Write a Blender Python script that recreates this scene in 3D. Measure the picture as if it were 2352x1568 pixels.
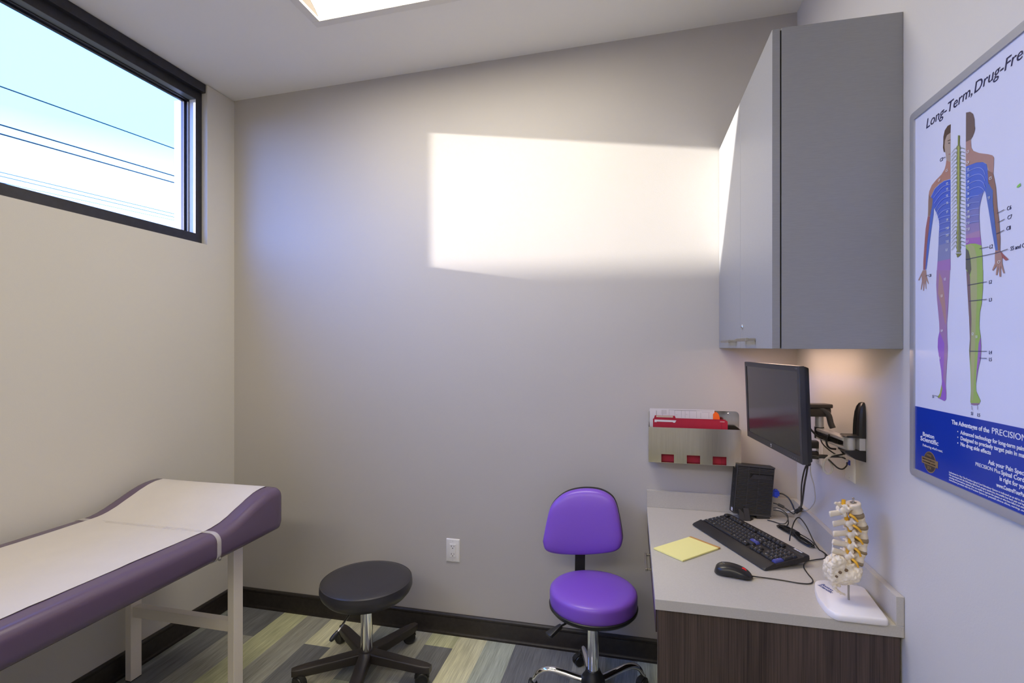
import bpy, bmesh, math, random
from math import sin, cos, pi, radians
from mathutils import Vector, Matrix, Euler

scene = bpy.context.scene
for o in list(bpy.data.objects):
    bpy.data.objects.remove(o)

# ------------------------------------------------------------------ dimensions
H = 1.4664                       # eye height
YAW = radians(13.35)
XL, XR, YB, YN = -2.2141, 0.7024, 2.4552, -1.9
ZCL, ZCR = 2.8712, 2.9350        # ceiling height at the left / right wall
SLOPE = (ZCR - ZCL) / (XR - XL)
ZT = 0.7254                      # worktop surface
def zc(x): return ZCL + (x - XL) * SLOPE

# ------------------------------------------------------------------ camera
cam = bpy.data.cameras.new('camera')
cam_o = bpy.data.objects.new('camera', cam)
scene.collection.objects.link(cam_o)
cam_o.location = (0, 0, H)
cam_o.rotation_euler = (radians(90), 0, YAW)
cam.sensor_width = 36
cam.lens = 1165.6 / 2352 * 36
cam.shift_y = 12.6 / 2352
cam.clip_start = 0.02
scene.camera = cam_o

# ------------------------------------------------------------------ exposure
vs = scene.view_settings
vs.view_transform = 'Standard'
vs.look = 'None'
vs.exposure = 0.33
vs.gamma = 1
vs.use_curve_mapping = False
scene.cycles.max_bounces = 12
scene.cycles.diffuse_bounces = 8

# ------------------------------------------------------------------ sky
SKY_LOW = (1.7, 3.2, 8.8)
SKY_HIGH = (0.66, 2.25, 8.8)
world = bpy.data.worlds.new('sky')
scene.world = world
world.use_nodes = True
wn, wl = world.node_tree.nodes, world.node_tree.links
wn.clear()
w_out = wn.new('ShaderNodeOutputWorld')
w_bg = wn.new('ShaderNodeBackground')
w_tc = wn.new('ShaderNodeTexCoord')
w_sep = wn.new('ShaderNodeSeparateXYZ')
w_map = wn.new('ShaderNodeMapRange')
w_mix = wn.new('ShaderNodeMix')
w_mix.data_type = 'RGBA'
w_map.inputs['From Min'].default_value = 0.19
w_map.inputs['From Max'].default_value = 0.32
w_mix.inputs[6].default_value = (*SKY_LOW, 1)
w_mix.inputs[7].default_value = (*SKY_HIGH, 1)
wl.new(w_tc.outputs['Generated'], w_sep.inputs[0])
wl.new(w_sep.outputs['Z'], w_map.inputs['Value'])
wl.new(w_map.outputs[0], w_mix.inputs[0])
w_gr = wn.new('ShaderNodeMapRange'); w_gr.inputs['From Min'].default_value = -0.02; w_gr.inputs['From Max'].default_value = 0.02
w_mix2 = wn.new('ShaderNodeMix'); w_mix2.data_type = 'RGBA'
w_mix2.inputs[6].default_value = (.30, .28, .24, 1)      # sunlit ground beyond the horizon
wl.new(w_sep.outputs['Z'], w_gr.inputs['Value']); wl.new(w_gr.outputs[0], w_mix2.inputs[0])
wl.new(w_mix.outputs[2], w_mix2.inputs[7])
wl.new(w_mix2.outputs[2], w_bg.inputs['Color'])
w_bg.inputs['Strength'].default_value = 1.0
wl.new(w_bg.outputs[0], w_out.inputs[0])

# ------------------------------------------------------------------ sun
SUN = 17.0
sun = bpy.data.lights.new('sun', 'SUN')
sun.energy = SUN
sun.angle = radians(0.53)
sun.color = (1.0, 0.93, 0.82)
sun_o = bpy.data.objects.new('sun', sun)
scene.collection.objects.link(sun_o)
sun_dir = Vector((1.0, 0.1855, -0.151)).normalized()
sun_o.rotation_euler = sun_dir.to_track_quat('-Z', 'Y').to_euler()
sun_o.location = (-8, 1, 5)

LAMP = 11.2         # radiance of the ceiling troffer's diffuser
UNDER = 7.0       # radiance of the lamp strip under the wall cabinet

# ------------------------------------------------------------------ materials
MATS = {}
def nodes_of(m): return m.node_tree.nodes, m.node_tree.links
def mat(name, col, rough=0.5, metal=0.0, spec=0.5, noise=None, bump=None, coat=0.0, emit=None, estr=1.0, sub=None):
    """noise=(scale, amount, stretch xyz) colour variation; bump=(scale, strength, distance)"""
    if name in MATS: return MATS[name]
    m = bpy.data.materials.new(name); m.use_nodes = True
    n, l = nodes_of(m)
    b = n['Principled BSDF']
    b.inputs['Base Color'].default_value = (*col, 1)
    b.inputs['Roughness'].default_value = rough
    b.inputs['Metallic'].default_value = metal
    b.inputs['Specular IOR Level'].default_value = spec
    b.inputs['Coat Weight'].default_value = coat
    if emit:
        b.inputs['Emission Color'].default_value = (*emit, 1)
        b.inputs['Emission Strength'].default_value = estr
    tc = n.new('ShaderNodeTexCoord')
    if noise:
        mp = n.new('ShaderNodeMapping'); mp.inputs['Scale'].default_value = noise[2] if len(noise) > 2 else (1, 1, 1)
        nz = n.new('ShaderNodeTexNoise'); nz.inputs['Scale'].default_value = noise[0]; nz.inputs['Detail'].default_value = 4
        mr = n.new('ShaderNodeMapRange'); mr.inputs['From Min'].default_value = .3; mr.inputs['From Max'].default_value = .7
        mr.inputs['To Min'].default_value = 1 - noise[1]; mr.inputs['To Max'].default_value = 1 + noise[1]
        vm = n.new('ShaderNodeVectorMath'); vm.operation = 'SCALE'; vm.inputs[0].default_value = col
        l.new(tc.outputs['Object'], mp.inputs[0]); l.new(mp.outputs[0], nz.inputs['Vector'])
        l.new(nz.outputs['Fac'], mr.inputs['Value']); l.new(mr.outputs[0], vm.inputs['Scale'])
        l.new(vm.outputs[0], b.inputs['Base Color'])
    if bump:
        nb = n.new('ShaderNodeTexNoise'); nb.inputs['Scale'].default_value = bump[0]; nb.inputs['Detail'].default_value = 3
        bp = n.new('ShaderNodeBump'); bp.inputs['Strength'].default_value = bump[1]; bp.inputs['Distance'].default_value = bump[2]
        l.new(tc.outputs['Object'], nb.inputs['Vector']); l.new(nb.outputs['Fac'], bp.inputs['Height'])
        l.new(bp.outputs[0], b.inputs['Normal'])
    MATS[name] = m
    return m

wall_paint = mat('wall_paint', (.60, .575, .53), .75, noise=(1.5, .015), bump=(220, .12, .002))
accent_paint = mat('accent_paint', (.455, .43, .405), .75, noise=(1.5, .015), bump=(220, .12, .002))
ceiling_paint = mat('ceiling_paint', (.84, .825, .785), .85, bump=(160, .08, .002))
rubber_base = mat('rubber_base', (.022, .018, .017), .38, noise=(60, .25))
bronze = mat('bronze_anodised', (.020, .020, .028), .35, noise=(40, .2))
gasket = mat('black_gasket', (.008, .008, .012), .5)
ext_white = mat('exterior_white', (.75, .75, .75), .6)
lamin = mat('grey_laminate', (.27, .27, .275), .38, noise=(14, .035, (3, 3, 30)))
lamin_edge = mat('grey_laminate_edge', (.11, .108, .11), .4)
nickel = mat('brushed_nickel', (.42, .39, .34), .35, 1.0)
chrome = mat('chrome', (.82, .82, .84), .07, 1.0)
steel = mat('brushed_steel', (.66, .63, .55), .15, 1.0, noise=(3, .05, (60, 1, 2)))
black_pl = mat('black_plastic', (.012, .012, .013), .42, bump=(500, .15, .0004))
black_mt = mat('black_matte', (.010, .010, .010), .6)
nylon = mat('black_nylon', (.024, .019, .018), .42, bump=(400, .2, .0004))
vinyl_blk = mat('black_vinyl', (.03, .028, .032), .38, bump=(260, .25, .0006))
vinyl_pur = mat('purple_vinyl', (.21, .085, .56), .33, bump=(260, .22, .0006))
vinyl_pln = mat('plum_vinyl', (.115, .078, .135), .27, bump=(260, .22, .0006))
paper_bed = mat('table_paper', (.60, .56, .545), .8, noise=(9, .02), bump=(60, .25, .0015))
cream_mt = mat('cream_enamel', (.82, .76, .67), .4)
white_pl = mat('white_plastic', (.72, .70, .68), .35)
dark_slot = mat('dark_slot', (.01, .01, .01), .7)
white_mt = mat('white_enamel', (.50, .48, .45), .45)
red_card = mat('red_card', (.36, .005, .03), .6, noise=(30, .06))
white_paper = mat('white_paper', (.62, .60, .62), .8)
grey_ink = mat('grey_ink', (.22, .21, .22), .8)
orange_pl = mat('orange_plastic', (.85, .13, .01), .5)
yellow_paper = mat('yellow_paper', (.86, .80, .32), .8)
yellow_edge = mat('yellow_paper_edge', (.62, .56, .25), .8)
gum_brown = mat('brown_binding', (.52, .28, .08), .7)
blue_pl = mat('blue_plastic', (.02, .05, .45), .4)
white_cbl = mat('white_cable', (.62, .60, .56), .45)
cable_blk = mat('black_cable', (.008, .008, .009), .4)
bone = mat('bone_plastic', (.72, .64, .51), .42, noise=(35, .08), bump=(120, .35, .0012))
disc_mat = mat('disc_rubber', (.25, .19, .11), .5)
nerve_yel = mat('nerve_yellow', (.80, .42, .02), .4)
model_white = mat('model_base_white', (.80, .77, .78), .28)
blue_ink = mat('blue_ink', (.03, .06, .25), .6)
white_ink = mat('white_ink', (.70, .72, .78), .5)
red_pl = mat('red_plastic', (.8, .02, .02), .35)
silver_pl = mat('silver_paint', (.58, .58, .60), .30, .4)
clear_pl = None

# thin sheet glass: clear with a fresnel reflection
def sheet_glass(name, tint=(.97, .98, 1), rough=.01):
    m = bpy.data.materials.new(name); m.use_nodes = True
    n, l = nodes_of(m); n.clear()
    out = n.new('ShaderNodeOutputMaterial'); tr = n.new('ShaderNodeBsdfTransparent'); gl = n.new('ShaderNodeBsdfGlossy')
    tr.inputs[0].default_value = (*tint, 1); gl.inputs['Roughness'].default_value = rough
    lw = n.new('ShaderNodeLayerWeight'); lw.inputs[0].default_value = .5
    pw = n.new('ShaderNodeMath'); pw.operation = 'POWER'; pw.inputs[1].default_value = 4.5
    fr = n.new('ShaderNodeMath'); fr.operation = 'MULTIPLY_ADD'; fr.inputs[1].default_value = .9; fr.inputs[2].default_value = .04
    l.new(lw.outputs['Facing'], pw.inputs[0]); l.new(pw.outputs[0], fr.inputs[0])
    mx = n.new('ShaderNodeMixShader')
    l.new(fr.outputs[0], mx.inputs[0]); l.new(tr.outputs[0], mx.inputs[1]); l.new(gl.outputs[0], mx.inputs[2])
    l.new(mx.outputs[0], out.inputs[0])
    MATS[name] = m
    return m
glass = sheet_glass('window_glass')
clear_pl = mat('clear_vinyl', (.80, .76, .78), .12)
clear_pl.node_tree.nodes['Principled BSDF'].inputs['Alpha'].default_value = .38

# vertical-grain dark wood laminate
def wood_mat():
    m = bpy.data.materials.new('dark_wood'); m.use_nodes = True
    n, l = nodes_of(m); b = n['Principled BSDF']; b.inputs['Roughness'].default_value = .42
    tc = n.new('ShaderNodeTexCoord'); mp = n.new('ShaderNodeMapping'); mp.inputs['Scale'].default_value = (1, 1, .012)
    nz = n.new('ShaderNodeTexNoise'); nz.inputs['Scale'].default_value = 330; nz.inputs['Detail'].default_value = 3
    mp2 = n.new('ShaderNodeMapping'); mp2.inputs['Scale'].default_value = (1, 1, .05)
    nz2 = n.new('ShaderNodeTexNoise'); nz2.inputs['Scale'].default_value = 26
    ad = n.new('ShaderNodeMath'); ad.operation = 'MULTIPLY_ADD'; ad.inputs[1].default_value = .6
    cr = n.new('ShaderNodeValToRGB')
    e = cr.color_ramp.elements
    e[0].position = .55; e[0].color = (.022, .013, .011, 1)
    e[1].position = .95; e[1].color = (.082, .055, .043, 1)
    l.new(tc.outputs['Object'], mp.inputs[0]); l.new(mp.outputs[0], nz.inputs['Vector'])
    l.new(tc.outputs['Object'], mp2.inputs[0]); l.new(mp2.outputs[0], nz2.inputs['Vector'])
    l.new(nz2.outputs['Fac'], ad.inputs[0]); l.new(nz.outputs['Fac'], ad.inputs[2])
    l.new(ad.outputs[0], cr.inputs[0]); l.new(cr.outputs[0], b.inputs['Base Color'])
    MATS['dark_wood'] = m
    return m
dark_wood = wood_mat()

# speckled solid-surface worktop
def counter_mat():
    m = bpy.data.materials.new('speckled_worktop'); m.use_nodes = True
    n, l = nodes_of(m); b = n['Principled BSDF']; b.inputs['Roughness'].default_value = .36
    tc = n.new('ShaderNodeTexCoord')
    nz = n.new('ShaderNodeTexNoise'); nz.inputs['Scale'].default_value = 240; nz.inputs['Detail'].default_value = 4
    vo = n.new('ShaderNodeTexVoronoi'); vo.inputs['Scale'].default_value = 130
    cr = n.new('ShaderNodeValToRGB'); e = cr.color_ramp.elements
    e[0].position = .35; e[0].color = (.46, .435, .39, 1); e[1].position = .65; e[1].color = (.49, .465, .42, 1)
    c2 = n.new('ShaderNodeValToRGB'); f = c2.color_ramp.elements
    f[0].position = .05; f[0].color = (1, 1, 1, 1); f[1].position = .11; f[1].color = (0, 0, 0, 1)
    nz3 = n.new('ShaderNodeTexNoise'); nz3.inputs['Scale'].default_value = 40
    mul = n.new('ShaderNodeMath'); mul.operation = 'MULTIPLY'
    gt = n.new('ShaderNodeMath'); gt.operation = 'GREATER_THAN'; gt.inputs[1].default_value = .56
    mx = n.new('ShaderNodeMix'); mx.data_type = 'RGBA'; mx.inputs[7].default_value = (.68, .66, .60, 1)
    for t in (nz, vo, nz3): l.new(tc.outputs['Object'], t.inputs['Vector'])
    l.new(nz.outputs['Fac'], cr.inputs[0]); l.new(vo.outputs['Distance'], c2.inputs[0])
    l.new(nz3.outputs['Fac'], gt.inputs[0]); l.new(gt.outputs[0], mul.inputs[0]); l.new(c2.outputs[0], mul.inputs[1])
    l.new(mul.outputs[0], mx.inputs[0]); l.new(cr.outputs[0], mx.inputs[6]); l.new(mx.outputs[2], b.inputs['Base Color'])
    MATS['speckled_worktop'] = m
    return m
worktop_mat = counter_mat()

# plank carpet: plank tone stored on the mesh, fine pile streaks along the plank
def carpet_mat():
    m = bpy.data.materials.new('plank_carpet'); m.use_nodes = True
    n, l = nodes_of(m); b = n['Principled BSDF']; b.inputs['Roughness'].default_value = .9; b.inputs['Specular IOR Level'].default_value = .15
    at = n.new('ShaderNodeAttribute'); at.attribute_name = 'plank_tone'
    tc = n.new('ShaderNodeTexCoord'); mp = n.new('ShaderNodeMapping'); mp.inputs['Scale'].default_value = (1, .035, 1)
    nz = n.new('ShaderNodeTexNoise'); nz.inputs['Scale'].default_value = 260; nz.inputs['Detail'].default_value = 3
    mp2 = n.new('ShaderNodeMapping'); mp2.inputs['Scale'].default_value = (1, .06, 1)
    nz2 = n.new('ShaderNodeTexNoise'); nz2.inputs['Scale'].default_value = 38; nz2.inputs['Detail'].default_value = 2
    cr = n.new('ShaderNodeMapRange'); cr.inputs['From Min'].default_value = .3; cr.inputs['From Max'].default_value = .72
    cr.inputs['To Min'].default_value = .78; cr.inputs['To Max'].default_value = 1.24
    c2 = n.new('ShaderNodeMapRange'); c2.inputs['From Min'].default_value = .3; c2.inputs['From Max'].default_value = .7
    c2.inputs['To Min'].default_value = .84; c2.inputs['To Max'].default_value = 1.16
    mu = n.new('ShaderNodeMath'); mu.operation = 'MULTIPLY'
    vm = n.new('ShaderNodeVectorMath'); vm.operation = 'SCALE'
    bp = n.new('ShaderNodeBump'); bp.inputs['Strength'].default_value = .5; bp.inputs['Distance'].default_value = .002
    l.new(tc.outputs['Object'], mp.inputs[0]); l.new(mp.outputs[0], nz.inputs['Vector']); l.new(nz.outputs['Fac'], cr.inputs['Value'])
    l.new(tc.outputs['Object'], mp2.inputs[0]); l.new(mp2.outputs[0], nz2.inputs['Vector']); l.new(nz2.outputs['Fac'], c2.inputs['Value'])
    l.new(cr.outputs[0], mu.inputs[0]); l.new(c2.outputs[0], mu.inputs[1])
    l.new(at.outputs['Color'], vm.inputs[0]); l.new(mu.outputs[0], vm.inputs['Scale']); l.new(vm.outputs[0], b.inputs['Base Color'])
    l.new(nz.outputs['Fac'], bp.inputs['Height']); l.new(bp.outputs[0], b.inputs['Normal'])
    MATS['plank_carpet'] = m
    return m
carpet = carpet_mat()

def emitter(name, col, s):
    m = bpy.data.materials.new(name); m.use_nodes = True
    n, l = nodes_of(m); n.clear()
    out = n.new('ShaderNodeOutputMaterial'); e = n.new('ShaderNodeEmission')
    e.inputs[0].default_value = (*col, 1); e.inputs[1].default_value = s
    l.new(e.outputs[0], out.inputs[0])
    return m
lamp_mat = emitter('lamp_diffuser', (1.0, .915, .735), LAMP)
strip_mat = emitter('warm_strip', (1.0, .68, .52), UNDER)

# ------------------------------------------------------------------ mesh helpers
COL = scene.collection
def obj(name, bm, m, parent=None, smooth=35, bevel=0, segs=2, matrix=None):
    me = bpy.data.meshes.new(name)
    bmesh.ops.recalc_face_normals(bm, faces=bm.faces)
    bm.to_mesh(me); bm.free()
    if isinstance(m, (list, tuple)):
        for k in m: me.materials.append(k)
    else: me.materials.append(m)
    if smooth:
        me.shade_smooth()
        try: me.set_sharp_from_angle(angle=radians(smooth))
        except Exception: pass
    o = bpy.data.objects.new(name, me); COL.objects.link(o)
    if parent: o.parent = parent
    if matrix is not None: o.matrix_local = matrix
    if bevel:
        md = o.modifiers.new('bevel', 'BEVEL'); md.width = bevel; md.segments = segs; md.limit_method = 'ANGLE'; md.angle_limit = radians(40)
        md.harden_normals = True
    return o
def empty(name, loc=(0, 0, 0), M=None):
    o = bpy.data.objects.new(name, None); o.empty_display_size = .1; COL.objects.link(o)
    if M is not None: o.matrix_world = M
    else: o.location = loc
    return o
def tag(o, label, cat, group=None):
    o['label'] = label; o['category'] = cat
    if group: o['group'] = group
    return o
def structure(o): o['kind'] = 'structure'; return o

def box(bm, a, b, M=None, mi=0):
    x0, y0, z0 = a; x1, y1, z1 = b
    vs_ = [Vector(p) for p in ((x0, y0, z0), (x1, y0, z0), (x1, y1, z0), (x0, y1, z0), (x0, y0, z1), (x1, y0, z1), (x1, y1, z1), (x0, y1, z1))]
    if M is not None: vs_ = [M @ v for v in vs_]
    v = [bm.verts.new(p) for p in vs_]
    for f in ((3, 2, 1, 0), (4, 5, 6, 7), (0, 1, 5, 4), (1, 2, 6, 5), (2, 3, 7, 6), (3, 0, 4, 7)):
        bm.faces.new([v[i] for i in f]).material_index = mi
def BX(*args, M=None):
    bm = bmesh.new()
    for a, b in args: box(bm, a, b, M)
    return bm
def prism(bm, pts, axis, t0, t1, M=None, mi=0):
    """extrude a 2D polygon; axis 'x': pts=(y,z); 'y': pts=(x,z); 'z': pts=(x,y)"""
    def P(p, t):
        q = {'x': (t, p[0], p[1]), 'y': (p[0], t, p[1]), 'z': (p[0], p[1], t)}[axis]
        q = Vector(q)
        return M @ q if M is not None else q
    A = [bm.verts.new(P(p, t0)) for p in pts]; B = [bm.verts.new(P(p, t1)) for p in pts]
    n = len(pts)
    bm.faces.new(A).material_index = mi; bm.faces.new(B[::-1]).material_index = mi
    for i in range(n): bm.faces.new((A[i], B[i], B[(i + 1) % n], A[(i + 1) % n])).material_index = mi
def ring_skin(bm, rings, close0=True, close1=True, mi=0):
    R = [[bm.verts.new(p) for p in r] for r in rings]
    n = len(R[0])
    for a, b in zip(R, R[1:]):
        for i in range(n): bm.faces.new((a[i], a[(i + 1) % n], b[(i + 1) % n], b[i])).material_index = mi
    if close0: bm.faces.new(R[0][::-1]).material_index = mi
    if close1: bm.faces.new(R[-1]).material_index = mi
def lathe(bm, prof, n=48, M=None, mi=0):
    """prof=(r,z) list about the z axis"""
    rings = []
    for r, z in prof:
        r = max(r, 1e-5)
        ring = [Vector((r * cos(2 * pi * i / n), r * sin(2 * pi * i / n), z)) for i in range(n)]
        rings.append([M @ p for p in ring] if M is not None else ring)
    ring_skin(bm, rings, mi=mi)
def zmat(p, d):
    """matrix taking +z onto direction d at point p"""
    q = Vector(d).to_track_quat('Z', 'Y')
    return Matrix.Translation(Vector(p)) @ q.to_matrix().to_4x4()
def rod(bm, a, b, r, n=20, r2=None, mi=0):
    a, b = Vector(a), Vector(b); d = b - a
    lathe(bm, [(r, 0), (r if r2 is None else r2, d.length)], n, zmat(a, d), mi)
def smooth_path(pts, k=8):
    P = [Vector(p) for p in pts]
    P = [P[0] * 2 - P[1]] + P + [P[-1] * 2 - P[-2]]
    out = []
    for i in range(1, len(P) - 2):
        for j in range(k):
            t = j / k
            a, b, c, d = P[i - 1:i + 3]
            out.append(.5 * ((2 * b) + (c - a) * t + (2 * a - 5 * b + 4 * c - d) * t * t + (3 * b - a - 3 * c + d) * t ** 3))
    out.append(P[-2])
    return out
def tube(bm, pts, r, n=10, k=8, smooth=True, mi=0, up=None):
    P = smooth_path(pts, k) if smooth else [Vector(p) for p in pts]
    rad = r if callable(r) else (lambda t: r)
    rings = []; nrm = None
    for i, p in enumerate(P):
        d = (P[min(i + 1, len(P) - 1)] - P[max(i - 1, 0)]).normalized()
        if nrm is None:
            nrm = Vector(up) if up else d.orthogonal().normalized()
        nrm = (nrm - d * nrm.dot(d)).normalized()
        bn = d.cross(nrm)
        rr = rad(i / (len(P) - 1))
        if isinstance(rr, tuple): ra, rb = rr
        else: ra = rb = rr
        rings.append([p + nrm * (ra * cos(2 * pi * q / n)) + bn * (rb * sin(2 * pi * q / n)) for q in range(n)])
    ring_skin(bm, rings, mi=mi)
def ellipsoid(bm, c, r, M=None, seg=16, rings=10, mi=0):
    c = Vector(c)
    R = []
    for j in range(1, rings):
        a = pi * j / rings
        R.append([c + Vector((r[0] * sin(a) * cos(2 * pi * i / seg), r[1] * sin(a) * sin(2 * pi * i / seg), -r[2] * cos(a))) for i in range(seg)])
    if M is not None: R = [[M @ p for p in q] for q in R]
    ring_skin(bm, R, mi=mi)
def rrect(w, h, r, n=6, cx=0, cy=0):
    out = []
    for qx, qy, a0 in ((w / 2 - r, h / 2 - r, 0), (-w / 2 + r, h / 2 - r, 90), (-w / 2 + r, -h / 2 + r, 180), (w / 2 - r, -h / 2 + r, 270)):
        for i in range(n + 1):
            a = radians(a0 + 90 * i / n)
            out.append((cx + qx + r * cos(a), cy + qy + r * sin(a)))
    return out
def text_bm(bm, body, size, M, sx=1.0, shear=0.0, bold=0.0, align='LEFT', depth=0.0002, mi=0, width=None):
    """flat raised lettering: local x along the line, y up, z out of the surface"""
    cu = bpy.data.curves.new('lettering', 'FONT'); cu.body = body; cu.size = size; cu.shear = shear
    cu.offset = bold; cu.align_x = align; cu.extrude = depth; cu.resolution_u = 3
    to = bpy.data.objects.new('lettering', cu); COL.objects.link(to)
    dg = bpy.context.evaluated_depsgraph_get()
    me = bpy.data.meshes.new_from_object(to.evaluated_get(dg))
    bpy.data.objects.remove(to); bpy.data.curves.remove(cu)
    if width:
        xs_ = [v.co.x for v in me.vertices]; sx = width / max(1e-6, max(xs_) - min(xs_))
    me.transform(M @ Matrix.Diagonal((sx, 1, 1, 1)))
    for p in me.polygons: p.material_index = mi
    bm.from_mesh(me); bpy.data.meshes.remove(me)
def pose(loc, yaw=0, pitch=0, roll=0):
    return Matrix.Translation(Vector(loc)) @ Matrix.Rotation(yaw, 4, 'Z') @ Matrix.Rotation(pitch, 4, 'X') @ Matrix.Rotation(roll, 4, 'Y')

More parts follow.
